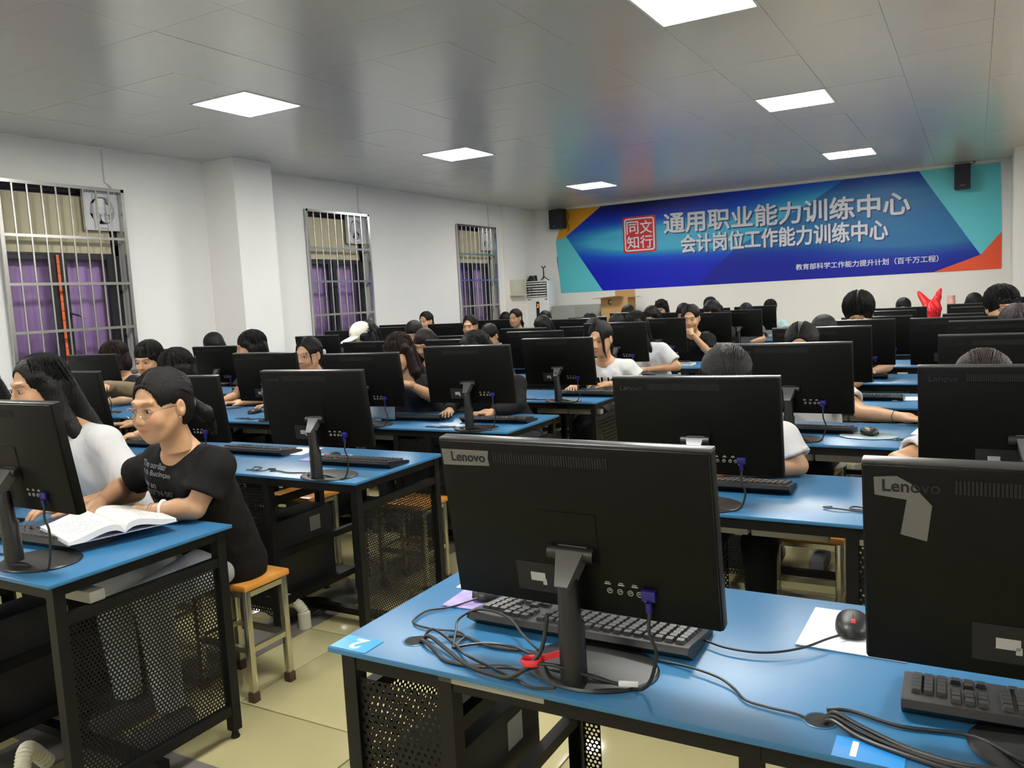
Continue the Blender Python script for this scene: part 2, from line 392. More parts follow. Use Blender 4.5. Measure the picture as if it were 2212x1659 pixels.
def blob(cx_, cz_, rx, rz, slope=0.):
    dx = mth('DIVIDE', mth('SUBTRACT', sep.outputs[0], cx_), rx)
    dz = mth('DIVIDE', mth('SUBTRACT', mth('SUBTRACT', sep.outputs[2], cz_), mth('MULTIPLY', mth('SUBTRACT', sep.outputs[0], cx_), slope)), rz)
    return mth('POWER', 2.718, mth('MULTIPLY', mth('ADD', mth('MULTIPLY', dx, dx), mth('MULTIPLY', dz, dz)), -1.))
g1 = blob(-1.9,.90,1.5,.26); g2 = blob(1.9,1.05,1.9,.42,-.02); g3 = blob(.4,.78,1.6,.22); g4 = blob(2.6,.55,1.3,.26); dk = blob(-2.0,1.58,1.5,.26)
glow = mth('MINIMUM', 1., mth('ADD', mth('ADD', mth('MULTIPLY', g1, 1.5), mth('MULTIPLY', g2, 1.5)), mth('ADD', mth('MULTIPLY', g3, 1.2), mth('MULTIPLY', g4, 1.0))))
nz = nt.nodes.new('ShaderNodeTexNoise'); mp = nt.nodes.new('ShaderNodeMapping'); mp.inputs['Scale'].default_value = (.4,1,4); nt.links.new(tc.outputs['Object'], mp.inputs[0]); nt.links.new(mp.outputs[0], nz.inputs[0]); nz.inputs['Scale'].default_value = 2
glow2 = mth('MULTIPLY', glow, mth('MULTIPLY_ADD', nz.outputs['Fac'], .5, .75))
r1 = nt.nodes.new('ShaderNodeValToRGB'); nt.links.new(glow2, r1.inputs[0])
e = r1.color_ramp.elements; e[0].position = 0; e[0].color = (*lin((24,34,185)), 1); e[1].position = 1; e[1].color = (*lin((78,178,214)), 1)
x_ = e.new(.35); x_.color = (*lin((28,84,205)), 1); x_ = e.new(.7); x_.color = (*lin((50,140,200)), 1)
mxn = nt.nodes.new('ShaderNodeMix'); mxn.data_type = 'RGBA'; nt.links.new(dk, mxn.inputs[0]); nt.links.new(r1.outputs[0], mxn.inputs[6]); mxn.inputs[7].default_value = (*lin((8,12,50)), 1)
nt.links.new(mxn.outputs[2], bs.inputs['Base Color'])
def bpoly(name, pts, m, d, label=None):
    P = [bl(*p) for p in pts]
    return MB().prism(P, -d, 0 if d < .002 else -d+.001).build(name, m, ban, smooth=False, label=label)
bpoly('backdrop', [(-6.69,3.085),(.325,3.085),(.345,1.545),(-6.86,1.54),(-6.93,2.2)], bm_, .0015)
bpoly('arc_shape', [(-4.19,1.545),(-3.98,1.78),(-3.77,1.95),(-3.45,2.18),(-3.138,2.36),(-2.77,2.56),(-2.393,2.735),(-2.08,2.92),(-1.80,3.08),(-.745,3.08),(.075,1.766),(-.50,1.545)], None or (lambda: (lambda m: m)(mat('banner_arc', lin((30,40,165)), .4, alpha=.22)))(), .0030)
bpoly('orange_triangle', [(-5.98,3.086),(-6.70,3.086),(-6.93,2.53),(-6.715,2.593)], mat('banner_orange', lin((214,150,26)), .45), .0040, 'orange corner piece')
bpoly('teal_wedge', [(-6.715,2.593),(-6.935,2.525),(-6.90,2.0),(-6.87,1.538),(-6.006,1.538)], mat('banner_teal', lin((92,200,212)), .45), .0044, 'pale turquoise wedge at the left end')
bpoly('teal_triangle', [(-.745,3.086),(.326,3.086),(.346,2.083),(.079,1.766)], mat('banner_teal', (0,0,0)), .0040, 'pale turquoise corner piece at the right end')
bpoly('red_triangle', [(.079,1.766),(.348,2.083),(.348,1.543),(-.55,1.543)], mat('banner_red', lin((232,80,36)), .45), .0044, 'orange-red corner piece')
shadow_t = mat('banner_text_edge', lin((40,60,110)), .5); textm = mat('banner_text', lin((214,218,226)), .5)
def btext(t, x0, x1, z0, z1, bold, sh):
    (a, c), (b_, d) = bl(x0, z0), bl(x1, z1)
    text_fit(t, a+.02, b_+.02, c-.02, d-.02, -.0046, shadow_t, ban, .001, bold*1.3, shear=sh, name='lettering_shadow')
    text_fit(t, a, b_, c, d, -.0058, textm, ban, .0012, bold, shear=sh)
btext('通用职业能力训练中心', -4.79, -.87, 2.47, 2.82, .024, -.03)
btext('会计岗位工作能力训练中心', -4.49, -1.18, 2.11, 2.42, .024, -.03)
a, c = bl(-2.56, 1.70); b_, d = bl(-.477, 1.80)
text_fit('教育部科学工作能力提升计划（百千万工程）', a, b_, c, d, -.005, textm, ban, .001, .012)
sealr = mat('seal_red', lin((196,28,40)), .5)
(a, c), (b_, d) = bl(-5.57, 2.19), bl(-4.94, 2.835)
def rrect(x0, z0, x1, z1, r, n=5):
    out = []
    for cx_, cz_, a0 in ((x1-r,z1-r,0),(x0+r,z1-r,PI/2),(x0+r,z0+r,PI),(x1-r,z0+r,1.5*PI)):
        for k in range(n+1): out.append((cx_+r*math.cos(a0+PI/2*k/n), cz_+r*math.sin(a0+PI/2*k/n)))
    return out
MB().prism(rrect(a,c,b_,d,.05), -.0050, -.0035).build('seal', sealr, ban, smooth=False, label='red square seal with four white characters')
o1, i1 = rrect(a+.03,c+.03,b_-.03,d-.03,.05), rrect(a+.055,c+.055,b_-.055,d-.055,.035)
n = len(o1); MB().add([(p[0],-.0062,p[1]) for p in o1]+[(p[0],-.0062,p[1]) for p in i1]+[(p[0],-.005,p[1]) for p in o1]+[(p[0],-.005,p[1]) for p in i1], [(i,(i+1)%n,(i+1)%n+n,i+n) for i in range(n)]+[(i+2*n,i+3*n,(i+1)%n+3*n,(i+1)%n+2*n) for i in range(n)]+[(i,i+2*n,(i+1)%n+2*n,(i+1)%n) for i in range(n)]+[(i+n,(i+1)%n+n,(i+1)%n+3*n,i+3*n) for i in range(n)]).build('seal_frame', textm, ban)
mxx_, mz_ = (a+b_)/2, (c+d)/2
for ch, ux, uz in (('同',0,1),('知',0,0),('文',1,1),('行',1,0)):
    X0 = a+.075 if ux == 0 else mxx_+.015; Z0 = mz_+.012 if uz else c+.075
    text_fit(ch, X0, X0+.225, Z0, Z0+.225, -.0062, textm, ban, .0008, .012)

# ------------------------------------------------------------------ desks
F = [1.24,2.52,3.77,4.97,6.15,7.36,8.6,9.8,11.0,12.2]
DW, DD, DH = 1.655, .64, .75
def perf(w_, h_, pitch=.0125, r=.0040):
    """perforated sheet in the (u,v) plane, real holes"""
    nx, nz_ = max(2, int(w_/pitch)), max(2, int(h_/(pitch*.866)))
    px, pz = w_/nx, h_/nz_
    V = []; Fc = []
    k = 6
    for j in range(nz_):
        off = 0 if j % 2 else .5
        for i in range(nx):
            x0 = (i+off)*px; z0 = j*pz
            if off and i == nx-1: continue
            c_ = (x0+px/2, z0+pz/2); o = len(V)
            V += [(x0,z0),(x0+px,z0),(x0+px,z0+pz),(x0,z0+pz)]
            V += [(c_[0]+r*math.cos(2*PI*t/k), c_[1]+r*math.sin(2*PI*t/k)) for t in range(k)]
            h = lambda t: o+4+t % k
            Fc += [(o+1,o+2,h(1),h(0)), (o+2,o+3,h(2),h(1)), (o+3,h(3),h(2)), (o+3,o,h(4),h(3)), (o,o+1,h(5),h(4)), (o+1,h(0),h(5))]
        if off:
            o = len(V); V += [(0,z0),(px/2,z0),(px/2,z0+pz),(0,z0+pz),(w_-px/2,z0),(w_,z0),(w_,z0+pz),(w_-px/2,z0+pz)]; Fc += [(o,o+1,o+2,o+3),(o+4,o+5,o+6,o+7)]
    return V, Fc
def perf_mesh(w_, h_, plane, pitch=.0125, r=.0040):
    V, Fc = perf(w_, h_, pitch, r)
    vs = [((0,u,v) if plane == 'x' else (u,0,v)) for u, v in V]
    m = MB(); m.add(vs, Fc); return m.mesh('perforated_panel', blackmetal, False, fix=False)
P_end = perf_mesh(DD-.11, .50, 'x'); P_end_lo = perf_mesh(DD-.11, .50, 'x', .03, .008)
P_front = perf_mesh(.215, .58, 'y', .0165, .0042); P_front_lo = perf_mesh(.215, .58, 'y', .04, .01)
P_side = perf_mesh(.05, .60, 'y', .0125, .0045)
top_me = MB().box((0,0,.738),(DW-.004,DD,.75), 0, .002).mesh('worktop', top_m)
L_ = .035
def leg_me(): return MB().box((0,0,.03),(L_,L_,.736)).lathe([(0,.0),(.014,0),(.016,.004),(.013,.012),(.010,.032)], 12, (L_/2,L_/2)).mesh('leg', blackmetal, False)
leg_mesh = leg_me()
railx = MB().box((0,0,0),(DW-.07,.03,.035)).mesh('rail', blackmetal, False)
raily = MB().box((0,0,0),(.03,DD-.08,.03)).mesh('side_rail', blackmetal, False)
traym = MB().box((0,0,0),(.24,.05,.035),0,.004).mesh('tray_front', greytray)
tray_b = MB().box((0,0,0),(.55,.30,.006)).mesh('keyboard_tray', greytray, False)
def desk(label, loc, detail=2, grom=True):
    t = thing('computer_desk', label, 'desk', loc, 0, 'blue topped computer desks')
    link('worktop', top_me, t)
    for x in (0.02, DW-.02-L_):
        for y in (.02, DD-.02-L_): link('leg', leg_mesh, t, (x, y, 0))
    for y in (.022, DD-.052): link('rail', railx, t, (.035, y, .70))
    for x in (.022, DW-.052):
        for z in (.705, .615, .09): link('side_rail', raily, t, (x, .04, z))
        link('perforated_panel', P_end if detail > 1 else P_end_lo, t, (x+.015, .055, .117))
    if detail:
        for s in range(2):
            x = .03+s*.83
            if s: link('cage_post', leg_mesh, t, (x, .02, 0)); link('cage_post', leg_mesh, t, (x, DD-.055, 0))
            link('cage_post', leg_mesh, t, (x+.235, .02, 0)); link('cage_post', leg_mesh, t, (x+.235, DD-.055, 0))
            link('perforated_panel', P_front if detail > 1 else P_front_lo, t, (x+.022, .03, .10))
            for z in (.60, .35, .13):
                link('side_rail', raily, t, (x+.238, .04, z))
            MBq = CAGE.setdefault('floor', MB().box((0,0,0),(.26,DD-.06,.012)).mesh('cage_floor', blackmetal, False))
            link('cage_floor', MBq, t, (x, .03, .13))
            if detail > 1 and not (s == 0 and grom == 'noL'):
                link('perforated_strip', P_side, t, (x+.272, DD-.04, .10))
            for q in range(2):
                if grom == 'front': 
                    if s == 0 and q == 0: link('tray_front', traym, t, (x+.235, .02, .716)).scale = (1,1,.5)
                elif not (grom == 'none' and s == 1): link('tray_front', traym, t, (x+.275+q*.25, .13, .648))
    link('floor_rail', CAGE.setdefault('fr', MB().box((0,0,0),(DW-.08,.04,.03)).mesh('floor_rail', blackmetal, False)), t, (.04, .30, .03))
    return t
CAGE = {}
ordn = ['first','second','third','fourth','fifth','sixth','seventh','eighth','ninth','tenth']
for r in range(10):
    det = 2 if r < 3 else (1 if r < 5 else 0)
    desk('blue-topped desk beside the right end of the aisle, %s row from the camera' % ordn[r], (-1.19, F[r], 0), det, 'front' if r == 0 else True)
    if r == 9: continue
    for k, nm in enumerate(('with its end panel on the aisle', 'in the middle of the left block', 'against the window wall')):
        desk('blue-topped desk %s, %s row from the camera' % (nm, ordn[r]), (-2.19-DW*(k+1), F[r], 0), det if k < 1 or r == 0 else min(det, 1 if r < 4 else 0), 'none' if (k == 0 and r == 1) else True)
# PC towers in the cages of the nearest rows
pcm = mat('tower_black', (.01,.01,.011), .45)
def tower(label, loc):
    t = thing('computer_tower', label, 'computer', loc, 0, 'black computer towers under the desks')
    link('case', CAGE.setdefault('pc', MB().box((0,0,0),(.165,.38,.36),0,.006).mesh('case', pcm)), t)
    link('rating_label', CAGE.setdefault('pl', MB().box((.1651,.22,.26),(.1662,.29,.33)).mesh('rating_label', mat('label_grey', (.30,.30,.30), .5), False)), t)
    link('front_panel', CAGE.setdefault('pf', MB().box((.012,.38,.012),(.153,.392,.348),0,.004).mesh('front_panel', plastic2)), t)
    b = CAGE.get('pk')
    if not b:
        bb = MB()
        for q in range(5): bb.box((.03,-.003,.05+q*.028),(.13,.0,.064+q*.028))
        bb.box((.02,-.004,.24),(.08,.0,.30), 1).box((.1,-.02,.25),(.13,0,.27), 1); b = CAGE['pk'] = bb.mesh('rear_ports', [ventm, steel], False)
    link('rear_ports', b, t)
    return t
seatx = lambda blk, r, s: (-1.19+.03+.83*s) if blk == 'R' else (-2.19-.0-.83*(s+1)+.01)
for r in range(4):
    for s in range(2): tower('black computer tower under the right block desk, %s row, %s seat' % (ordn[r], ordn[s]), (-1.19+.03+.83*s+.045, F[r]+.10, .143))
    for s in range(4 if r else 2):
        x = -2.19-DW*(s//2+1)+.03+.83*(1-s % 2)
        tower('black computer tower under the left block, %s row, %s from the aisle' % (ordn[r], ordn[s]), (x+.045, F[r]+.10, .143))
# desk number tags
for num, (x, y), (w_, h_) in (('2',(-1.186,F[0]+.004),(.095,.062)), ('1',(-.185,F[0]-.001),(.10,.062))):
    tg = thing('number_sticker', 'blue sticker with a white numeral, ' + ('at the left corner of the nearest right-hand desk' if num == '2' else 'beside the right cable hole of the nearest desk'), 'sticker', (x, y, .7504), 0, None)
    MB().box((0,0,0),(w_,h_,.0006)).build('sticker_base', mat('sticker_blue', (.02,.28,.75), .3), tg, smooth=False)
    me = text_mesh(num, .062, .0004, .0016); me.materials.clear(); me.materials.append(whitem)
    link('numeral', me, tg, (.066 if num == '2' else .045, .052, .0009), rot=(0,0,PI))

# ------------------------------------------------------------------ monitors
TILT = .14; PT = Vector((0,-.085,.452))
PM = Matrix.Translation(PT) @ Matrix.Rotation(TILT, 4, 'X')   # panel space: x right, y toward the user, z up; top back edge at 0
def pan(mb, name, mats, smooth=True): return mb.xf(PM).mesh(name, mats, smooth)
W2 = .27
MON = {}
b = MB(); ch = .010
prof = [(W2-.004,0),(W2,ch)]
b.box((-W2,.004,-.325),(W2,.030,0), 0, .004); MON['shell'] = pan(b, 'back_shell', plastic)
MON['band'] = pan(MB().box((-W2,.004,-.006),(W2,.030,.0008), 0, .002), 'top_band', edgegrey)
b = MB(); b.box((-W2+.0025,-.001,-.3225),(W2-.0025,.006,-.004), 0, .0025); MON['back'] = pan(b, 'back_plate', plastic)
b = MB()
for i in range(46): b.box((-.147+i*.0051,-.0022,-.042),(-.147+i*.0051+.0034,-.0008,-.021))
MON['vent'] = pan(b, 'vent', ventm, False)
MON['screen'] = pan(MB().box((-W2+.012,.0302,-.305),(W2-.012,.031,-.012)), 'screen', screenm, False)
b = MB(); b.box((-.085,-.003,-.17),(.035,-.0005,-.115)); 
MON['plate'] = pan(MB().box((-.062,-.0022,-.235),(.052,-.0005,-.13)), 'mount_plate', plastic, False)
MON['recess'] = pan(MB().box((-.125,-.0018,-.297),(-.018,-.0008,-.238)), 'label_recess', ventm, False)
MON['sticker'] = pan(MB().box((-.095,-.0024,-.275),(-.064,-.0016,-.258),0).box((-.070,-.0024,-.282),(-.062,-.0016,-.27)), 'rating_sticker', mat('sticker_grey', (.32,.33,.35), .5), False)
b = MB(); icon = mat('icon_grey', (.28,.28,.27), .5)
for i in range(3):
    x0 = .058+i*.026; b.box((x0,-.002,-.262),(x0+.012,-.001,-.2595)); b.box((x0+.002,-.002,-.258),(x0+.010,-.001,-.2565))
for cx_ in (.067,.087,.107,.124):
    q = []
    for t in range(14): a = 2*PI*t/14; q.append((cx_+.0048*math.cos(a), -.0018, -.274+.0048*math.sin(a)))
    b.tube(q, .0009, 5, closed=True); b.box((cx_-.0022,-.0022,-.2745),(cx_+.0022,-.0012,-.2725))
b.box((.132,-.002,-.287),(.140,-.001,-.283), 1)
MON['icons'] = pan(b, 'port_icons', [icon, mat('sticker_yellow', (.6,.5,.05), .5)], False)
MON['vga'] = pan(MB().box((.130,-.012,-.281),(.157,.0,-.260),0,.003).cyl((.144,-.012,-.281),(.144,-.012,-.30), .006), 'vga_plug', bluevga)
MON['brand'] = None
me = text_mesh('Lenovo', .026, .0008, .0004); me.materials.clear(); me.materials.append(mat('brand_print', (.010,.010,.011), .25))
for v in me.vertices: v.co = PM @ Vector((-.243+v.co.x, -.0016-v.co.z, -.043+v.co.y))
MON['brand'] = me
me2 = me.copy(); me2.materials.clear(); me2.materials.append(ventm)
MON['brand_dark'] = me2
HZ = .245
MON['hinge'] = MB().cyl((-.046,-.062,HZ),(.046,-.062,HZ), .0135, n=20).mesh('hinge', plastic2)
# bracket: plate falling forward from the hinge to the column
MON['bracket'] = MB().add([(-.028,-.060,HZ+.015),(.030,-.060,HZ+.015),(.028,-.076,HZ+.006),(-.026,-.076,HZ+.006),(.013,-.112,HZ-.046),(-.013,-.112,HZ-.046),(.013,-.088,HZ-.062),(-.013,-.088,HZ-.062),(.028,-.055,HZ-.01),(-.026,-.055,HZ-.01)],
   [(0,1,2,3),(3,2,4,5),(5,4,6,7),(7,6,8,9),(9,8,1,0),(0,3,5,7,9),(1,8,6,4,2)]).mesh('bracket', silver)
MON['column'] = MB().tube([(0,-.075,.006),(0,-.077,.12),(0,-.080,.125),(0,-.085,.20),(0,-.082,.215)], [.0255,.0245,.021,.020,.016], 20).mesh('stand_column', plastic2)
MON['base'] = MB().lathe([(0,0),(.128,0),(.132,.003),(.128,.007),(.05,.012),(0,.013)], 40, (0,0), 0, 1.0, .80).mesh('base', plastic2)
def monitor(label, x, y, z=1.20, yaw=0., detail=2, brand=True, tape=0):
    """x,y of the top back edge centre; z top"""
    dz = z-1.202
    t = thing('monitor', label, 'monitor', (x+.085*-math.sin(yaw)*-1, y+.085, .75), yaw, 'black monitors seen from behind')
    hi = (0,0,dz)
    keys = ['shell','band','back','vent','screen','recess','sticker','icons','vga'] if detail else ['shell','band','back','vent','screen']
    nm = dict(shell='back_shell', band='top_band', back='back_plate', vent='vent', screen='screen', recess='label_recess', sticker='rating_sticker', icons='port_icons', vga='vga_plug', plate='mount_plate')
    for k in keys: link(nm[k], MON[k], t, hi)
    if detail > 1: link('mount_plate', MON['plate'], t, hi)
    if brand: link('brand_lettering', MON['brand'] if not tape else MON['brand_dark'], t, hi)
    link('hinge', MON['hinge'], t, hi); link('bracket', MON['bracket'], t, hi); link('stand_column', MON['column'], t, (0,0,dz*.5)); link('base', MON['base'], t)
    if detail:
        v0 = PM @ Vector((.144,-.012,-.30)); v0.z += dz
        if v0.z > .03:
            pts = spline([v0, v0+Vector((.0,-.004,-.035)), v0+Vector((.01,.0,-.08)), Vector((v0.x-.02, v0.y+.0, .006)), Vector((.03,-.06,.016)), Vector((-.05,-.07,.016)), Vector((-.12,.0,.006)), Vector((-.22,-.01,.005)), Vector((-.30,.01,.005)), Vector((-.335,-.0,.004))], 5)
            if detail == 2: MB().tube(pts, .0034, 7).build('cable', cablem, t)
    return t
def mon_label(blk, r, s):
    side = {'R':'right block','L':'left block'}[blk]
    return 'black monitor, back turned, %s, %s row, %s from the aisle' % (side, ordn[r], ordn[s])
ML = {}
MONS = [('R',0,0,-.635,1.285,1.20,-.02),('R',0,1,.125,1.285,1.195,0.),('R',1,0,-.785,2.52,1.185,.03),('R',1,1,.13,2.58,1.21,.0),('R',2,0,-.725,3.79,1.20,-.02),('R',2,1,.14,3.81,1.22,0),
 ('R',3,0,-.77,4.95,1.21,.01),('R',3,1,.15,5.0,1.22,0),('R',4,0,-.745,6.18,1.192,.01),('R',4,1,-.11,6.18,1.19,.0),('R',5,0,-.71,7.39,1.162,.01),('R',5,1,.05,7.39,1.165,0),('R',6,0,-.75,8.63,1.165,0),('R',6,1,.08,8.63,1.175,0),
 ('R',7,0,-.70,9.84,1.155,-.06),('R',7,1,.02,9.83,1.17,0),('R',8,1,.35,11.0,1.19,0),
 ('L',0,0,-2.445,1.285,1.245,.01),('L',0,1,-3.24,1.29,1.20,0),('L',1,0,-2.41,2.515,1.21,.04),('L',1,1,-3.32,2.57,1.18,.05),('L',1,2,-4.13,2.55,1.205,-.02),
 ('L',2,0,-2.44,3.76,1.22,.06),('L',2,1,-3.17,3.74,1.19,.06),('L',2,2,-4.02,3.80,1.20,.04),('L',2,3,-4.95,3.80,1.18,0),('L',2,4,-5.84,3.80,1.21,.05),
 ('L',3,0,-2.455,4.94,1.185,-.04),('L',3,1,-3.31,5.0,1.19,0),('L',3,2,-4.12,5.0,1.19,-.06),('L',3,4,-5.76,4.90,1.19,.02),('L',3,5,-6.6,5.0,1.17,0),
 ('L',4,0,-2.54,6.17,1.23,0),('L',4,1,-3.28,6.18,1.18,0),('L',4,2,-4.01,6.18,1.16,0),('L',4,4,-5.77,6.18,1.20,.06),
 ('L',5,0,-2.60,7.39,1.21,-.02),('L',5,1,-3.36,7.39,1.16,0),('L',5,2,-4.05,7.39,1.16,0),('L',5,4,-5.70,7.39,1.22,0),('L',5,5,-6.48,7.39,1.2,0),
 ('L',6,0,-2.5,8.63,1.21,0),('L',6,2,-4.08,8.63,1.20,0),('L',6,4,-5.85,8.63,1.20,.06),('L',6,5,-6.64,8.63,1.21,0),
 ('L',7,0,-2.45,9.84,1.195,0),('L',7,2,-3.83,9.83,1.22,.03),('L',7,3,-4.42,9.83,1.18,0),('L',7,4,-5.87,9.83,1.19,0),
 ('L',8,0,-2.54,11.05,1.205,.04),('L',8,1,-3.13,11.03,1.20,0),('L',8,2,-3.83,11.03,1.165,0)]
for blk, r, s, x, y, z, yw in MONS:
    lb = mon_label(blk, r, s)
    if (blk, r, s) == ('R',0,0): lb = 'large black monitor in the foreground with a grey tape strip at its top left'
    if (blk, r, s) == ('R',0,1): lb = 'black monitor cut by the right edge with torn folded tape on its back'
    if (blk, r, s) == ('L',0,0): lb = 'black monitor cut by the left edge, in front of the open book'
    ML[(blk, r, s)] = monitor(lb, x, y, z, yw, 2 if r < 4 else (1 if r < 6 else 0), tape=1 if (blk, r) == ('R',0) else 0)
t = ML[('R',0,0)]
link('tape', MB().add([(-.262,-.0012,-.053),(-.157,-.0012,-.050),(-.1575,-.0012,-.043),(-.159,-.0012,-.037),(-.156,-.0012,-.020),(-.2635,-.0012,-.0205)], [(0,1,2,3,4,5)]).xf(PM).mesh('tape', tape_m, False), t, (0,0,-.002), label='grey adhesive tape over the lettering')
t = ML[('R',0,1)]
link('tape', MB().add([(-.252,-.0012,-.050),(-.253,-.0012,-.022),(-.222,-.0012,-.019),(-.203,-.0012,-.030),(-.176,-.0012,-.062),(-.183,-.0012,-.118),(-.218,-.0012,-.110),(-.209,-.0012,-.055)], [(0,1,2,3,7),(3,4,5,6,7)]).xf(PM).mesh('tape', tape_m, False), t, (0,0,-.007), label='torn strip of grey tape folded downward')

# ------------------------------------------------------------------ keyboards and mice
kb_body = MB().prism([(.006,0),(.135,0),(.165,.022),(.160,.034),(.150,.034),(.02,.016),(.0,.010)], 0, .44, 'x').mesh('keyboard_body', plastic2)
keyp = MB().add([(-.0085,-.0085,0),(.0085,-.0085,0),(.0085,.0085,0),(-.0085,.0085,0),(-.0062,-.0058,.0075),(.0062,-.0058,.0075),(.0062,.0066,.0075),(-.0062,.0066,.0075)], [(0,3,2,1),(4,5,6,7),(0,1,5,4),(1,2,6,5),(2,3,7,6),(3,0,4,7)]).mesh('key', keym, False)
def key_slots():
    out = []
    sl = lambda v: .0165+(v-.02)*.135
    for r_, vy in enumerate((.138,.116,.097,.078,.059,.040)):
        xs = [.02+.0192*i for i in range(15)] if r_ != 5 else [.02,.043,.066,.12,.18,.205,.229,.252,.277]
        for i, x in enumerate(xs): out.append((x, vy, 5. if (r_ == 5 and i == 3) else 1.))
        if r_ in (0,1,2): xs = [.323,.342,.361]
        elif r_ == 4: xs = [.342]
        elif r_ == 5: xs = [.323,.342,.361]
        else: xs = []
        for x in xs: out.append((x, vy, 1.))
        if r_ > 0:
            for x in (.376+.006,.395+.006,.414+.004): out.append((x, vy, 1.))
    return [(x, y, sl(y), s) for x, y, s in out]
KS = key_slots()
kall = MB()
base_v = [v.co.copy() for v in keyp.vertices]; base_f = [tuple(p.vertices) for p in keyp.polygons]
for x, y, z, s in KS: kall.add([(x+v.x*s, y+v.y, z+v.z) for v in base_v], base_f)
kall_me = kall.mesh('keys', keym, False)
def keyboard(label, x, y, yaw=0., single=False):
    """x,y: the corner of the back edge (camera side) left; user at +y so the local y is flipped by rotating 180 degrees"""
    t = thing('keyboard', label, 'keyboard', (x, y, .751), yaw, 'black keyboards behind the monitors')
    link('keyboard_body', kb_body, t, (.44,.16,0), rot=(0,0,PI))
    # rotate so that function row lies toward the camera
    if single:
        for kx, ky, kz, s in KS:
            o = link('key', keyp, t, (.44-kx, .0+(.16-ky), kz), rot=(0,0,PI)); o.scale = (s,1,1)
    else: o = link('keys', kall_me, t, (.44,.16,0), rot=(0,0,PI), kind='stuff')
    return t
kb_body = MB().prism([(.006,0),(.135,0),(.165,.022),(.160,.034),(.150,.034),(.02,.016),(.0,.010)], 0, .44, 'x').mesh('keyboard_body', plastic2)
def mouse(label, x, y, yaw=0., z=.751):
    t = thing('mouse', label, 'mouse', (x, y, z), yaw, 'black wired mice with red wheels')
    if 'm' not in CAGE:
        bm = bmesh.new(); bmesh.ops.create_uvsphere(bm, u_segments=20, v_segments=12, radius=1)
        for v in bm.verts:
            q = v.co; q.x = math.copysign(abs(q.x)**.8, q.x)*.034*(1-.10*q.y); q.z = ((max(q.z,0)**.7)*.026 if q.z > 0 else q.z*.006)+.006; q.y = math.copysign(abs(q.y)**.85, q.y)*.060
        mb = MB(); mb.bm(bm); bm.free(); CAGE['m'] = mb.mesh('mouse_body', plastic2)
        CAGE['mw'] = MB().cyl((-.004,-.030,.0255),(.004,-.030,.0255), .008, n=14).mesh('scroll_wheel', redm)
        CAGE['ms'] = MB().tube([(0,-.059,.012),(0,-.054,.020),(0,-.040,.0275),(0,-.018,.0315),(0,0,.0325)], .0007, 5).mesh('button_seam', ventm)
    link('mouse_body', CAGE['m'], t); link('scroll_wheel', CAGE['mw'], t, label='red scroll wheel'); link('button_seam', CAGE['ms'], t)
    return t
def cable(label, pts, r=.0024, n=6, m=None, grp=None, cat='cable'):
    return tag(MB().tube(spline(pts, n), r, 8).build('cable', m or cablem), label, cat, grp)
# nearest right desk: fitted to the photograph
keyboard('black keyboard under the large foreground monitor, its keys lit from above', -.965, F[0]+.205, .0, True).scale = (1.13,1.05,1)
keyboard('black keyboard at the lower right corner of the photo', -.10, F[0]+.155, .03, True)
pad_m = mat('pad_white', (.78,.80,.82), .35)
padp = mat('pad_purple_print', (.32,.26,.55), .5, noise=.6, nscale=30)
def pad(label, x, y, yaw, m, w_=.20, h_=.17): return tag(MB().box((0,0,0),(w_,h_,.003),0,.001).build('mouse_pad', m, loc=(x,y,.7505), rot=(0,0,yaw)), label, 'mouse pad')
pad('white mouse mat on the nearest desk between the two foreground monitors', -.305, F[0]+.375, -.02, pad_m, .20, .21)
mouse('black mouse with a red wheel on the white mat', -.212, F[0]+.485, .15, .7545)
pad('purple printed mouse mat beside the foreground keyboard', -1.09, F[0]+.285, .05, padp, .15, .20)
mouse('black mouse on the purple printed mat near the desk corner', -1.015, F[0]+.385, .05, .7545)
tag(MB().box((0,0,0),(.16,.20,.002)).build('paper', whitem, loc=(-1.125, F[0]+.40, .7505), rot=(0,0,.1), smooth=False), 'white paper sheet lying behind the purple mat', 'paper')
for gx, nm in ((-1.03,'left'),(-.215,'right')):
    tag(MB().lathe([(.0,.0002),(.024,.0002)], 24, (0,0)).lathe([(.024,.0003),(.026,.0013),(.028,.0003)], 24, (0,0), 1).build('cable_hole', [ventm, top_m], loc=(gx, F[0]+.098, .7505)), 'round blue-rimmed cable hole at the %s of the nearest desk' % nm, 'cable hole')
zt = .7545
c0 = (-1.02, F[0]+.10, .745); col = (-.70, F[0]+.055)
G = 'cables tangled on the nearest desk'
cable('thick black cable swinging nearest the desk edge to the foreground stand', [c0,(-1.0,F[0]+.085,zt+.006),(-.95,F[0]+.06,zt),(-.91,F[0]+.035,zt),(-.85,F[0]+.035,zt),(-.78,F[0]+.05,zt+.004),(-.735,F[0]+.035,zt+.014),(-.70,F[0]+.03,zt+.03)], .0042, 7, grp=G)
cable('thick black cable running straight from the hole to the foreground stand', [c0,(-1.0,F[0]+.105,zt+.008),(-.93,F[0]+.07,zt+.004),(-.86,F[0]+.03,zt+.004),(-.80,F[0]+.014,zt+.003),(-.745,F[0]+.014,zt+.008),(-.70,F[0]+.04,zt+.05),(-.69,F[0]+.06,zt+.12)], .0042, 7, grp=G)
cable('thin black cable crossing the bundle near the cable hole', [c0,(-1.01,F[0]+.13,zt+.012),(-.965,F[0]+.125,zt),(-.93,F[0]+.10,zt+.003),(-.88,F[0]+.06,zt+.008),(-.80,F[0]+.035,zt+.004),(-.75,F[0]+.022,zt),(-.70,F[0]+.0,zt+.002),(-.65,F[0]-.0,zt+.01)], .0030, 7, grp=G)
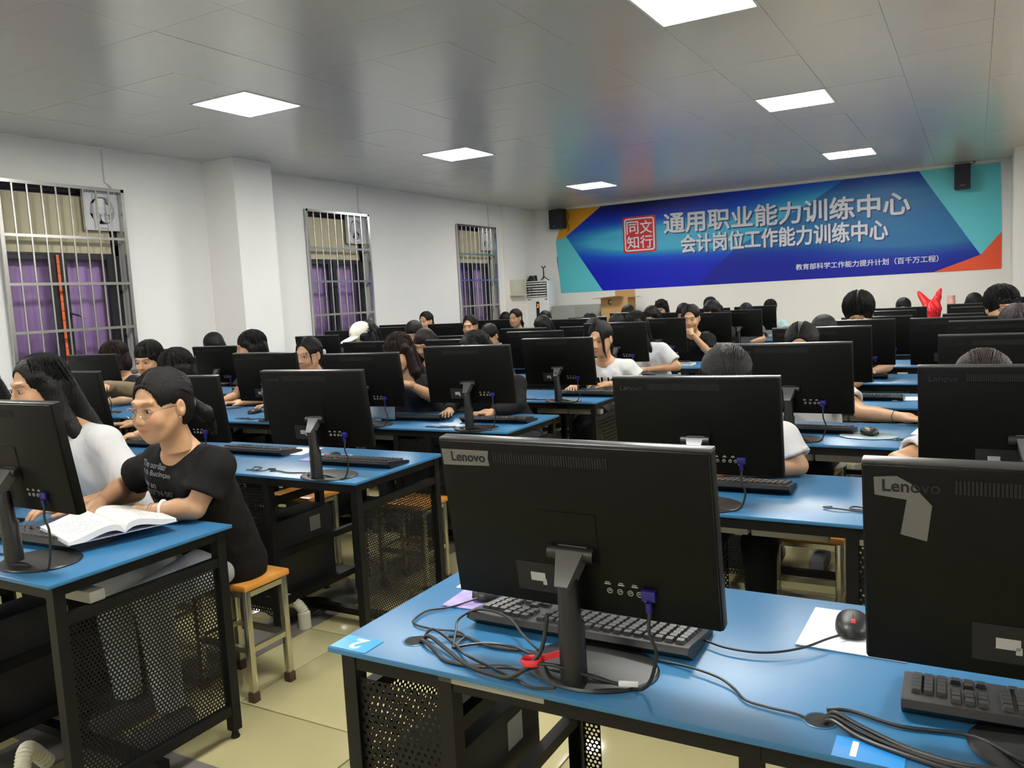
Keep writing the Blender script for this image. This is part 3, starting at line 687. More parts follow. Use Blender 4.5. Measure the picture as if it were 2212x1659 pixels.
cable('thin black mouse cable looping round the foreground mouse', [(-1.015,F[0]+.33,zt+.01),(-1.06,F[0]+.28,zt),(-1.10,F[0]+.235,zt),(-1.09,F[0]+.17,zt),(-1.03,F[0]+.155,zt),(-.975,F[0]+.165,zt),(-.94,F[0]+.15,zt),(-.93,F[0]+.11,zt+.002),(-.91,F[0]+.085,zt)], .0024, 7, grp=G)
cable('thin black keyboard cable arching up from the bundle', [(-.93,F[0]+.09,zt),(-.955,F[0]+.14,zt+.01),(-.975,F[0]+.185,zt+.02),(-.94,F[0]+.215,zt+.035),(-.86,F[0]+.20,zt+.035),(-.79,F[0]+.14,zt+.03),(-.73,F[0]+.09,zt+.03)], .0026, 7, grp=G)
cable('black cable bowed toward the keyboard from the bundle', [(-.93,F[0]+.095,zt),(-.88,F[0]+.13,zt+.002),(-.82,F[0]+.14,zt+.002),(-.76,F[0]+.11,zt+.01),(-.71,F[0]+.07,zt+.03)], .0030, 7, grp=G)
cable('black cable lying along the front of the foreground stand', [(-.705,F[0]+.028,zt+.034),(-.66,F[0]+.028,zt+.038),(-.60,F[0]+.05,zt+.018),(-.55,F[0]+.062,zt+.008)], .0034, 7, grp=G)
tag(MB().box((0,-.004,-.004),(.035,.004,.004),0,.001).build('cable_tag', whitem, loc=(-.553,F[0]+.061,zt+.010), rot=(0,0,.3)), 'small white printed tag on the cable end by the foreground stand', 'tag')
q = [(-.715+.020*math.cos(2*PI*k/20), F[0]+.035+.014*math.sin(2*PI*k/20), zt+.034+.002*math.cos(2*PI*k/20)) for k in range(20)]
st = thing('cable_strap', 'red hook-and-loop strap bundling cables on the foreground monitor stand', 'cable strap', (0,0,0))
MB().tube(q, .0022, 6, closed=True, flat=3.0).build('loop', redm, st); MB().box((0,-.001,-.006),(.04,.001,.006)).build('strap_end', redm, st, loc=(-.698,F[0]+.045,zt+.038), rot=(0,-.3,.35))
cable('thin black cable from the foreground keyboard to the mouse on the white mat', [(-.525,F[0]+.30,zt+.004),(-.49,F[0]+.315,zt+.006),(-.42,F[0]+.29,zt+.006),(-.35,F[0]+.295,zt+.006),(-.29,F[0]+.335,zt+.008),(-.245,F[0]+.40,zt+.010),(-.215,F[0]+.435,zt+.012)], .0024, 8, grp=G)
cable('thin black cable dropping into the right cable hole', [(-.53,F[0]+.20,zt),(-.46,F[0]+.185,zt+.004),(-.40,F[0]+.165,zt+.004),(-.365,F[0]+.14,zt),(-.34,F[0]+.11,zt),(-.30,F[0]+.10,zt),(-.25,F[0]+.095,zt),(-.225,F[0]+.09,.746)], .0024, 8, grp=G)
for k in range(3):
    cable('black cable %s leaving the right hole past the number sticker' % ['nearest the edge','in the middle of the bundle','highest of the bundle'][k], [(-.212,F[0]+.09,.746),(-.195,F[0]+.085+.006*k,zt+.006+.004*k),(-.15,F[0]+.06+.010*k,zt+.004*k),(-.08,F[0]+.035+.011*k,zt),(.0,F[0]+.02+.012*k,zt),(.10,F[0]+.03+.012*k,zt+.008)], .0038, 7, grp=G)
# more keyboards and mice
KB = [('L',0,-2.86,1.435,'black keyboard half under the open book'),('L',0,-3.45,1.50,None),('L',1,-2.66,2.76,None),('L',1,-3.40,2.86,None),('L',1,-4.2,2.86,None),
 ('L',2,-2.66,4.02,None),('L',2,-3.25,4.0,None),('L',2,-4.2,4.08,None),('L',3,-2.62,5.24,None),('L',3,-3.5,5.24,None),('L',3,-5.95,5.24,None),('L',4,-2.78,6.42,None),('L',5,-2.82,7.62,None),
 ('R',1,-.98,2.79,None),('R',2,-.93,4.05,None),('R',3,-.80,5.24,None),('R',4,-.98,6.40,None),('R',1,-.02,2.80,None)]
cnt = {}
for blk, r, x, y, lb in KB:
    cnt[(blk, r)] = cnt.get((blk, r), 0)+1
    keyboard(lb or 'black keyboard on the %s block desk, %s row, %s from the aisle' % ('left' if blk == 'L' else 'right', ordn[r], ordn[cnt[(blk, r)]-1]), x, y, rnd.uniform(-.04,.06))
for lb, x, y in (('black mouse behind the second row monitor nearest the aisle',-2.66,2.90),('black mouse by the girl in the lettered white shirt',-2.33,5.36),('black mouse under the hand of the girl with the hair clip',-4.47,4.12),('black mouse under a hand in the second row of the left block',-3.70,2.90),('black mouse beside the book, under the hand of the girl in black',-2.68,1.63)):
    mouse(lb, x, y, .1)
pad('pale purple mouse mat in the second row beside the aisle monitor', -2.80, 2.82, .1, padp)
pad('white mouse mat behind the second row monitor', -3.05, 2.92, .1, pad_m, .16, .18)
pad('purple mouse mat under the hand of the girl in black', -2.80, 1.59, .2, padp)
pad('white mouse mat at the right block, third row', -.25, 4.10, -.1, pad_m)
for k, (x, y, r) in enumerate(((-2.83,2.60,1),(-3.2,3.83,2),(-2.63,3.84,2),(-4.27,3.86,2),(-2.75,5.05,3),(-.30,2.68,1),(-.25,3.95,2),(-.12,5.06,3),(-.15,6.25,4))):
    ph = rnd.uniform(0, 6); p = []
    for t_ in range(14):
        a = ph+t_*.75; rr = .03+.012*math.sin(t_*1.7); p.append((x+rr*1.7*math.cos(a)+.008*t_-.05, y+rr*math.sin(a)*.8, .7545+.0012*(t_ % 3)))
    cable('loose coil of thin black cable, %s row, %s listed from the left' % (ordn[r], ordn[k]), p, .0024, 4, grp='loose cable coils on the desks')

# ------------------------------------------------------------------ things by the back wall
t = thing('air_conditioner', 'tall white floor-standing air conditioner in the far left corner', 'air conditioner', (-7.12, 13.75, 0))
acw = mat('ac_white', (.72,.73,.75), .35)
MB().box((-.24,-.14,0),(.24,.16,1.785),0,.015).build('cabinet', acw, t)
MB().box((-.262,-.10,0),(-.242,.17,1.775)).build('side_seam', cabdark, t, smooth=False)
MB().box((-.205,-.146,1.48),(.215,-.138,1.765)).build('outlet', ventm, t, smooth=False)
lou = MB().box((-.195,-.012,-.012),(.205,.002,.012),0,.003).mesh('louvre', acw)
for k in range(6): link('louvre', lou, t, (0,-.143,1.502+k*.047), rot=(.5,0,0))
for k in range(6): link('louvre_clip', CAGE.setdefault('lc', MB().box((0,-.012,0),(.012,0,.02)).mesh('louvre_clip', acw, False)), t, (0,-.150,1.495+k*.047))
MB().box((-.02,-.144,1.10),(.045,-.14,1.40)).build('display', ventm, t, smooth=False)
b = MB()
for k in range(3): b.box((.003+.012*(k % 2),-.1455,1.30+.022*k),(.022+.010*(k % 2),-.1445,1.314+.022*k))
b.box((-.005,-.1455,1.290),(.030,-.1445,1.297)); b.build('display_digits', mat('display_orange', (.9,.2,.02), .5, emit=(1,.25,.03), estr=2.5), t, smooth=False)
MB().box((.165,-.144,1.34),(.225,-.1405,1.455)).box((.167,-.1446,1.425),(.223,-.144,1.453),1).build('energy_label', [whitem, mat('label_violet', (.15,.15,.5), .5)], t, smooth=False)
MB().box((-.19,-.1415,1.435),(-.165,-.140,1.455)).box((-.155,-.1415,1.437),(-.115,-.140,1.447)).build('small_logo', plastic2, t, smooth=False)
t = thing('tripod', 'small black phone tripod on top of the air conditioner', 'tripod', (-7.02, 13.74, 1.786))
MB().tube([(0,0,.05),(0,0,.24)], [.012,.009], 10).build('pole', plastic, t)
for a in (0.2, 2.3, 4.4): MB().tube([(0,0,.075),(.10*math.cos(a),.09*math.sin(a),.004)], [.008,.006], 8).build('leg', plastic, t)
MB().tube([(-.035,0,.275),(-.03,0,.248),(0,0,.24),(.03,0,.248),(.035,0,.275)], .009, 8).build('clamp', plastic, t)
b = MB()
for k in range(9):
    z = 1.79+.012*k; b.tube(spline([(-.17+.01*k,-.05,0),(-.10,-.08+.01*k,.0),(.05-.006*k,-.03,0),(.02,.06,0),(-.12,.05,0),(-.17+.012*k,-.04,0)], 5), .007, 6); 
    for q in range(len(b.v)-31*6 if False else 0, 0): pass
vs = []
o = MB()
for k in range(9):
    zz = .008+.011*k
    o.tube([(p.x-.0, p.y, zz+.004*math.sin(3*p.x*20)) for p in spline([(-.14+.008*k,-.05,0),(-.07,-.08+.006*k,0),(.05-.006*k,-.03,0),(.02,.06,0),(-.10,.05,0),(-.14+.01*k,-.04,0)], 5)], .007, 6)
tag(o.build('cable_coil', cablem, loc=(-7.21,13.72,1.786)), 'bundle of black cables heaped on the air conditioner', 'cable coil')
box_e = thing('electric_box', 'pale wall box for switches beside the air conditioner', 'electric box', (XL+.05, 13.22, 1.55))
MB().box((0,-.24,0),(.10,.20,.27),0,.006).build('case', mat('box_beige', (.58,.58,.46), .5), box_e); MB().box((-.0,-.27,-.02),(.13,.23,.0)).build('shelf', cream_pl, box_e, smooth=False)
for k in range(3):
    cable('black cable drooping from the wall box to the air conditioner, %s of three' % ['uppermost','middle','lowest'][k], [(XL+.15,13.42,1.66-.04*k),(XL+.16,13.52,1.62-.05*k),(XL+.17,13.60,1.66-.06*k),(XL+.18,13.66,1.74),(-7.18,13.69,1.80)], .006, 6)
t = thing('low_cabinet', 'low grey metal cabinet against the back wall under the banner', 'cabinet', (-6.80, 13.55, 0))
MB().box((0,0,0),(.98,.58,1.30),0,.004).build('body', cabgrey, t)
for k in range(2): 
    d_ = MB().box((.012+k*.48,-.018,.06),(.488+k*.48,0,1.285),0,.003).build('door', cabgrey, t)
    MB().cyl((.44 if k == 0 else .52,-.035,.95),(.44 if k == 0 else .52,-.018,.95), .012, n=10).build('knob', steel, d_)
t = thing('carton', 'open brown cardboard carton standing on end behind the rear desks', 'box', (-5.72, 13.35, 0))
MB().box((0,0,.0),(.50,.38,1.40)).build('carton_body', cardboard, t, smooth=False)
MB().add([(-.10,-.14,1.40),(.40,-.16,1.43),(.44,0,1.405),(0,0,1.405),(-.10,-.14,1.408),(.40,-.16,1.438),(.44,0,1.413),(0,0,1.413)],[(0,1,2,3),(7,6,5,4),(0,4,5,1),(1,5,6,2),(2,6,7,3),(3,7,4,0)]).build('flap', cardboard, t, smooth=False)
MB().box((.13,.36,1.38),(.50,.375,1.53)).build('flap', cardboard, t, smooth=False)
MB().box((.44,.02,1.40),(.64,.30,1.407)).build('flap', cardboard, t, smooth=False)
q = [(.18+.035*math.cos(a), -.002, 1.33+.04*math.sin(a)) for a in [PI*.4+PI*1.2*k/8 for k in range(9)]]
MB().tube(q, .008, 6).build('hand_hole', ventm, t)
for (lb, x, y, z, w_, h_) in (('black wall speaker at the left end of the banner', -6.80, 14.0, 2.735, .27, .36), ('black wall speaker over the turquoise end of the banner', -.16, 14.0, 2.735, .21, .36)):
    s = thing('wall_speaker', lb, 'speaker', (x, y, z), -.25 if x < -3 else 0., 'wall speakers beside the banner')
    MB().box((-w_/2,-.11,0),(w_/2,.10,h_),0,.012).build('cabinet', speakerm, s)
    MB().box((-w_/2+.012,-.116,.02),(w_/2-.012,-.108,h_-.012),0,.004).build('grille', mat('grille_cloth', (.018,.018,.03), .8, bump=.2, bscale=300), s)
    MB().box((-.03,-.119,.045),(.03,-.116,.053)).build('badge', icon, s)
    MB().box((-.02,.09,h_*.5),(.02,.14,h_*.6)).build('bracket', plastic, s)
cable('black cable hanging down beside the left wall speaker', [(-6.655,14.12,3.05),(-6.63,14.12,2.95),(-6.66,14.12,2.85),(-6.63,14.12,2.75),(-6.67,14.12,2.68)], .006, 6)
cable('short black cable hooked above the right wall speaker', [(-.06,14.05,3.09),(-.02,14.05,3.10),(.0,14.06,3.125),(-.03,14.06,3.13)], .006, 6)
# things on the last right-hand desk
t = thing('plastic_bag', 'bright red plastic shopping bag with knotted handles standing on the rear desk', 'bag', (-.50, 12.55, .75))
bagm = mat('bag_red', (.80,.02,.03), .3, bump=.5, bscale=14, trans=.1)
BAG_T = t
t = thing('water_bottle', 'pink insulated bottle behind the red plastic bag', 'bottle', (-.27, 12.6, .75))
MB().lathe([(0,0),(.05,0),(.052,.01),(.052,.40),(.045,.42),(0,.42)], 20).build('bottle_body', mat('pink', (.75,.36,.32), .4), t); MB().lathe([(0,.42),(.048,.42),(.048,.46),(0,.46)], 20).build('cap', mat('pink2', (.68,.40,.36), .4), t)
tag(MB().lathe([(0,0),(.09,.0),(.10,.05),(.07,.09),(0,.10)], 14).build('tissue_pack', whitem, loc=(-.15,12.42,.95)), 'crumpled white tissue pack near the red bag', 'tissue')
tag(MB().box((-.16,-.12,0),(.16,.14,.20),0,.01).build('storage_box', speakerm, loc=(-.15,12.42,.75)), 'dark box on the rear desk under the tissue pack', 'box')
t = thing('water_bottle', 'clear bottle with a black cap near the back wall', 'bottle', (.19, 12.75, .75))
MB().lathe([(0,0),(.034,0),(.034,.42),(.02,.46),(.02,.48)], 16).build('bottle_body', mat('clear_plastic', (.75,.77,.78), .15), t); MB().lathe([(.0,.48),(.03,.48),(.03,.51),(0,.51)], 14).build('cap', ventm, t)
# white corrugated hoses and power cords on the floor
def hose(lb, pts):
    p = spline(pts, 12); MBx = MB().tube(p, [.022+(.0035 if i % 2 else 0) for i in range(len(p))], 12); 
    t = thing('floor_hose', lb, 'hose', (0,0,0)); MBx.build('corrugated_hose', mat('hose_white', (.62,.61,.50), .5), t)
    e_ = p[-1]; MB().cyl((e_.x,e_.y,.0),(e_.x,e_.y,.075), .029).build('floor_socket', MATS['hose_white'], t)
hose('white corrugated hose curving down to the floor under the second row desk', [(-2.90,2.60,.10),(-2.84,2.63,.13),(-2.76,2.66,.13),(-2.70,2.67,.09),(-2.69,2.67,.05)])
hose('white corrugated hose under the nearest left desk', [(-2.62,1.42,.04),(-2.60,1.36,.12),(-2.56,1.32,.14),(-2.53,1.29,.10),(-2.52,1.28,.05)])
cable('black power cord looped on the floor under the second row desk', [(-3.05,2.75,.06),(-2.95,2.70,.02),(-2.80,2.72,.012),(-2.72,2.80,.03),(-2.74,2.90,.04),(-2.85,2.95,.02),(-3.0,2.92,.012),(-3.1,2.9,.02)], .008, 7)

# ------------------------------------------------------------------ stools
seat_me = MB().box((-.16,-.115,.432),(.16,.115,.458),0,.007).mesh('seat', wood)
lg = MB().box((-.0125,-.0125,.035),(.0125,.0125,.43),0,.002).mesh('leg', steel); ft = MB().box((-.016,-.016,0),(.016,.016,.038),0,.002).mesh('foot_cap', capm)
rx = MB().box((-.125,-.010,-.010),(.125,.010,.010)).mesh('stretcher', steel, False); ry = MB().box((-.010,-.08,-.010),(.010,.08,.010)).mesh('stretcher', steel, False)
def stool(label, x, y, rz=0.):
    t = thing('stool', label, 'stool', (x, y, 0), rz, 'wooden stools with steel legs')
    link('seat', seat_me, t)
    for sx in (-1, 1):
        for sy in (-1, 1):
            l = link('leg', lg, t, (sx*.138, sy*.093, 0)); link('foot_cap', ft, l)
    for z in (.415, .20):
        for s in (-1, 1): link('stretcher', rx, t, (0, s*.093, z)); link('stretcher', ry, t, (s*.138, 0, z))
    return t

# ------------------------------------------------------------------ people: distance fields turned into one surface
class SDF:
    def __init__(s, lo, hi, h):
        s.lo = np.array(lo, np.float32); s.h = h; s.n = np.ceil((np.array(hi)-s.lo)/h).astype(int)+1
        s.F = np.full(s.n, .3, np.float32)
    def _sub(s, a, b):
        i0 = np.maximum(0, np.floor((a-s.lo)/s.h).astype(int)); i1 = np.minimum(s.n, np.ceil((b-s.lo)/s.h).astype(int)+1)
        if (i1 <= i0).any(): return None
        sl = tuple(slice(i0[k], i1[k]) for k in range(3))
        ax = [s.lo[k]+s.h*np.arange(i0[k], i1[k], dtype=np.float32) for k in range(3)]
        return sl, ax[0][:,None,None], ax[1][None,:,None], ax[2][None,None,:]
    def _put(s, sl, d, k, op):
        F = s.F[sl]
        if op == 'u':
            if k > 0:
                h = np.clip(.5+.5*(F-d)/k, 0, 1); s.F[sl] = F*(1-h)+d*h-k*h*(1-h)
            else: s.F[sl] = np.minimum(F, d)
        else:
            d = -d
            if k > 0:
                h = np.clip(.5-.5*(F-d)/k, 0, 1); s.F[sl] = F*(1-h)+d*h+k*h*(1-h)
            else: s.F[sl] = np.maximum(F, d)
    def cone(s, a, b, ra, rb, k=.02, op='u', sy=1., cut=False, wob=None):
        a = np.array(a, np.float32); b = np.array(b, np.float32); R = max(ra, rb)+k+2*s.h
        q = s._sub(np.minimum(a,b)-R, np.maximum(a,b)+R)
        if q is None: return s
        sl, X, Y, Z = q; d = b-a; L2 = float(d@d)+1e-9
        t = np.clip(((X-a[0])*d[0]+(Y-a[1])*d[1]+(Z-a[2])*d[2])/L2, 0, 1)
        D = np.sqrt((X-a[0]-t*d[0])**2+((Y-a[1]-t*d[1])*sy)**2+(Z-a[2]-t*d[2])**2)-(ra+(rb-ra)*t)
        if cut:
            L = math.sqrt(L2); pl = ((X-b[0])*d[0]+(Y-b[1])*d[1]+(Z-b[2])*d[2])/L; D = np.maximum(D, pl)
        s._put(sl, D, k, op); return s
    def ell(s, c, r, k=.02, op='u', R=None):
        c = np.array(c, np.float32); r = np.array(r, np.float32); m = float(r.max())+k+2*s.h
        q = s._sub(c-m, c+m)
        if q is None: return s
        sl, X, Y, Z = q; x, y, z = X-c[0], Y-c[1], Z-c[2]
        if R is not None:
            R = np.array(R); x, y, z = (x*R[0][0]+y*R[1][0]+z*R[2][0]), (x*R[0][1]+y*R[1][1]+z*R[2][1]), (x*R[0][2]+y*R[1][2]+z*R[2][2])
        k0 = np.sqrt((x/r[0])**2+(y/r[1])**2+(z/r[2])**2)+1e-6; k1 = np.sqrt((x/r[0]**2)**2+(y/r[1]**2)**2+(z/r[2]**2)**2)+1e-6
        s._put(sl, (k0*(k0-1)/k1).astype(np.float32), k, op); return s
    def below(s, z): # remove everything below z
        Z = s.lo[2]+s.h*np.arange(s.n[2]); s.F = np.maximum(s.F, (z-Z)[None,None,:].astype(np.float32)); return s
    def ripple(s, fn):
        X = (s.lo[0]+s.h*np.arange(s.n[0]))[:,None,None]; Y = (s.lo[1]+s.h*np.arange(s.n[1]))[None,:,None]; Z = (s.lo[2]+s.h*np.arange(s.n[2]))[None,None,:]
        s.F = s.F+fn(X, Y, Z).astype(np.float32); return s
    def mesh(s):
        F = s.F; F[0] = F[-1] = .3; F[:,0] = F[:,-1] = .3; F[:,:,0] = F[:,:,-1] = .3
        S = F < 0; c = S[:-1,:-1,:-1].astype(np.int8)*0
        offs = [(i,j,k) for i in (0,1) for j in (0,1) for k in (0,1)]
        nx, ny, nz = F.shape
        for o in offs: c += S[o[0]:nx-1+o[0], o[1]:ny-1+o[1], o[2]:nz-1+o[2]]
        act = (c > 0) & (c < 8); I = np.argwhere(act)
        if len(I) == 0: return np.zeros((0,3)), np.zeros((0,4), int)
        idx = -np.ones(act.shape, np.int64); idx[act] = np.arange(len(I))
        acc = np.zeros((len(I),3)); cnt = np.zeros(len(I))
        for o in offs:
            for ax in range(3):
                if o[ax]: continue
                p = list(o); p[ax] = 1
                fa = F[I[:,0]+o[0], I[:,1]+o[1], I[:,2]+o[2]]; fb = F[I[:,0]+p[0], I[:,1]+p[1], I[:,2]+p[2]]
                m = (fa < 0) != (fb < 0); t = np.where(m, fa/np.where(m, fa-fb, 1), 0)
                P = np.array(o, float)[None,:].repeat(len(I), 0); P[:,ax] += t
                acc[m] += P[m]; cnt[m] += 1
        V = (I+acc/cnt[:,None])*s.h+s.lo
        Q = []
        for ax in range(3):
            u, v = [(1,2),(2,0),(0,1)][ax]
            sa = [slice(None)]*3; sb = [slice(None)]*3; sa[ax] = slice(0,-1); sb[ax] = slice(1,None)
            d = S[tuple(sa)].astype(np.int8)-S[tuple(sb)].astype(np.int8)
            E = np.argwhere(d != 0); E = E[(E[:,u] > 0) & (E[:,v] > 0) & (E[:,u] < F.shape[u]-1) & (E[:,v] < F.shape[v]-1)]
            if len(E) == 0: continue
            sg = d[E[:,0],E[:,1],E[:,2]]; q = []
            for du, dv in ((0,0),(1,0),(1,1),(0,1)):
                e_ = E.copy(); e_[:,u] -= du; e_[:,v] -= dv; q.append(idx[e_[:,0],e_[:,1],e_[:,2]])
            q = np.stack(q, 1); q[sg < 0] = q[sg < 0][:,::-1]; Q.append(q)
        return V, np.concatenate(Q)
def np_mesh(name, parts, mats, colors=None):
    """parts: list of (V,Q,matindex)"""
    me = bpy.data.meshes.new(name); vo = 0; VV = []; QQ = []; MM = []
    for V, Q, mi in parts:
        if len(V) == 0: continue
        VV.append(V); QQ.append(Q+vo); MM.append(np.full(len(Q), mi)); vo += len(V)
    V = np.concatenate(VV); Q = np.concatenate(QQ); Mi = np.concatenate(MM)
    me.vertices.add(len(V)); me.vertices.foreach_set('co', V.astype(np.float32).ravel())
    me.loops.add(len(Q)*4); me.loops.foreach_set('vertex_index', Q.astype(np.int32).ravel())
    me.polygons.add(len(Q)); me.polygons.foreach_set('loop_start', np.arange(0, len(Q)*4, 4, dtype=np.int32)); me.polygons.foreach_set('loop_total', np.full(len(Q), 4, dtype=np.int32))
    for m in mats: me.materials.append(m)
    me.polygons.foreach_set('material_index', Mi.astype(np.int32)); me.polygons.foreach_set('use_smooth', np.ones(len(Q), bool))
    if colors is not None:
        at = me.color_attributes.new('tint', 'FLOAT_COLOR', 'POINT'); at.data.foreach_set('color', colors.astype(np.float32).ravel())
    me.update(calc_edges=True); me.validate(); return me
# skin with painted lips and brows (they belong to the skin itself)
nt = skin.node_tree; at = nt.nodes.new('ShaderNodeAttribute'); at.attribute_name = 'tint'
pb = nt.nodes['Principled BSDF']; src = pb.inputs['Base Color'].links[0].from_socket
mu = nt.nodes.new('ShaderNodeMix'); mu.data_type = 'RGBA'; mu.blend_type = 'MULTIPLY'; mu.inputs[0].default_value = 1
nt.links.new(src, mu.inputs[6]); nt.links.new(at.outputs['Color'], mu.inputs[7]); nt.links.new(mu.outputs[2], pb.inputs['Base Color'])
pb.inputs['Subsurface Weight'].default_value = .08; pb.inputs['Subsurface Radius'].default_value = (.01,.004,.002)
def make_head(h):
    s = SDF((-.10,-.135,-.17), (.10,.13,.14), h)
    s.ell((0,.018,.035), (.076,.094,.088), 0)
    s.ell((0,-.022,-.030), (.064,.070,.078), .03)
    s.cone((0,-.045,-.055), (0,-.064,-.096), .042, .017, .028)
    for x in (-1, 1):
        s.cone((x*.050,.005,-.035), (x*.030,-.045,-.085), .020, .017, .03)
        s.ell((x*.036,-.062,-.030), (.024,.022,.024), .02)
        s.cone((x*.010,-.084,.031), (x*.040,-.073,.033), .0075, .0065, .016)
        s.ell((x*.031,-.0975,.007), (.018,.0145,.0105), .010, 's')
        s.ell((x*.031,-.0725,.007), (.0145,.0125,.0125), .004)
        s.cone((x*.019,-.0855,.0118), (x*.031,-.0875,.0150), .0026, .0030, .004); s.cone((x*.031,-.0875,.0150), (x*.044,-.0775,.0112), .0030, .0022, .004)
        s.ell((x*.079,.014,-.004), (.009,.019,.031), .006); s.ell((x*.088,.010,.002), (.006,.010,.016), .004, 's')
    s.cone((0,-.082,.018), (0,-.1015,-.024), .0068, .0085, .013)
    s.ell((0,-.0995,-.029), (.0105,.0095,.0082), .008)
    for x in (-1, 1): s.ell((x*.0110,-.0925,-.0325), (.0074,.009,.0068), .005)
    s.ell((0,-.0845,-.0555), (.020,.0105,.0055), .005); s.ell((0,-.0830,-.0645), (.0165,.0105,.0065), .005)
    s.cone((-.018,-.0945,-.0600), (.018,-.0945,-.0600), .0016, .0016, .003, 's')
    s.cone((0,.028,-.06), (0,.040,-.165), .050, .052, .03)
    return s.mesh()
HEADS = {'hi': make_head(.0030), 'lo': make_head(.0052)}
def head_tint(V):
    c = np.ones((len(V),4)); f = V[:,1] < -.055
    def g(cx_, cz_, rx, rz, p=2): return np.exp(-(((np.abs(V[:,0])-cx_)/rx)**2+((V[:,2]-cz_)/rz)**2)**p)
    lip = g(0,-.060,.022,.0085)*f; brow = g(.031,.0345,.018,.0030)*f; lash = g(.031,.0140,.0145,.0028)*f; blush = np.exp(-(((np.abs(V[:,0])-.042)/.02)**2+((V[:,2]+.025)/.02)**2))*f
    for i, (a, b_, d, e_) in enumerate(((1.0,.16,.12,1.08),(.52,.13,.10,.90),(.55,.13,.10,.92))):
        c[:,i] *= (1-lip*(1-a))*(1-.75*brow*(1-b_))*(1-lash*(1-d))*(1-blush*(1-e_))
    return c
def make_hand(h=.0032, curl=1.):
    s = SDF((-.075,-.20,-.06), (.075,.03,.05), h)
    s.ell((0,-.050,0), (.037,.046,.0145), 0); s.cone((0,.02,0), (0,-.03,0), .023, .026, .02)
    for i, (x, ln) in enumerate(((-.027,.070),(-.009,.080),(.010,.074),(.027,.058))):
        a = Vector((x,-.085,.002)); d1 = Vector((x*.25,-1,.08)).normalized(); p1 = a+d1*ln*.45
        p2 = p1+Vector((x*.2,-.85,-.45*curl)).normalized()*ln*.32; p3 = p2+Vector((x*.1,-.55,-.8*curl)).normalized()*ln*.26
        s.cone(a-Vector((0,-.02,0)), a, .0095, .0088, .006); s.cone(a, p1, .0086, .0080, .003); s.cone(p1, p2, .0080, .0072, .002); s.cone(p2, p3, .0072, .0062, .002)
    s.cone((-.024,-.02,-.004), (-.046,-.055,-.010), .014, .0105, .012); s.cone((-.046,-.055,-.010), (-.052,-.090,-.016), .0100, .0078, .003)
    return s.mesh()
HAND = make_hand(); HAND_FIST = make_hand(.0032, 2.2)
def frame_to(d, up=(0,0,1)):
    """rotation taking -y to d"""
    y = -Vector(d).normalized(); z = Vector(up); z = (z-y*z.dot(y)).normalized(); x = y.cross(z); return Matrix((x, y, z)).transposed()
def place(VQ, R, t, mirror=False, sc_=1.):
    V, Q = VQ; V = V.copy()*sc_
    if mirror: V[:,0] *= -1; Q = Q[:,::-1]
    return V @ np.array(R).T + np.array(t), Q
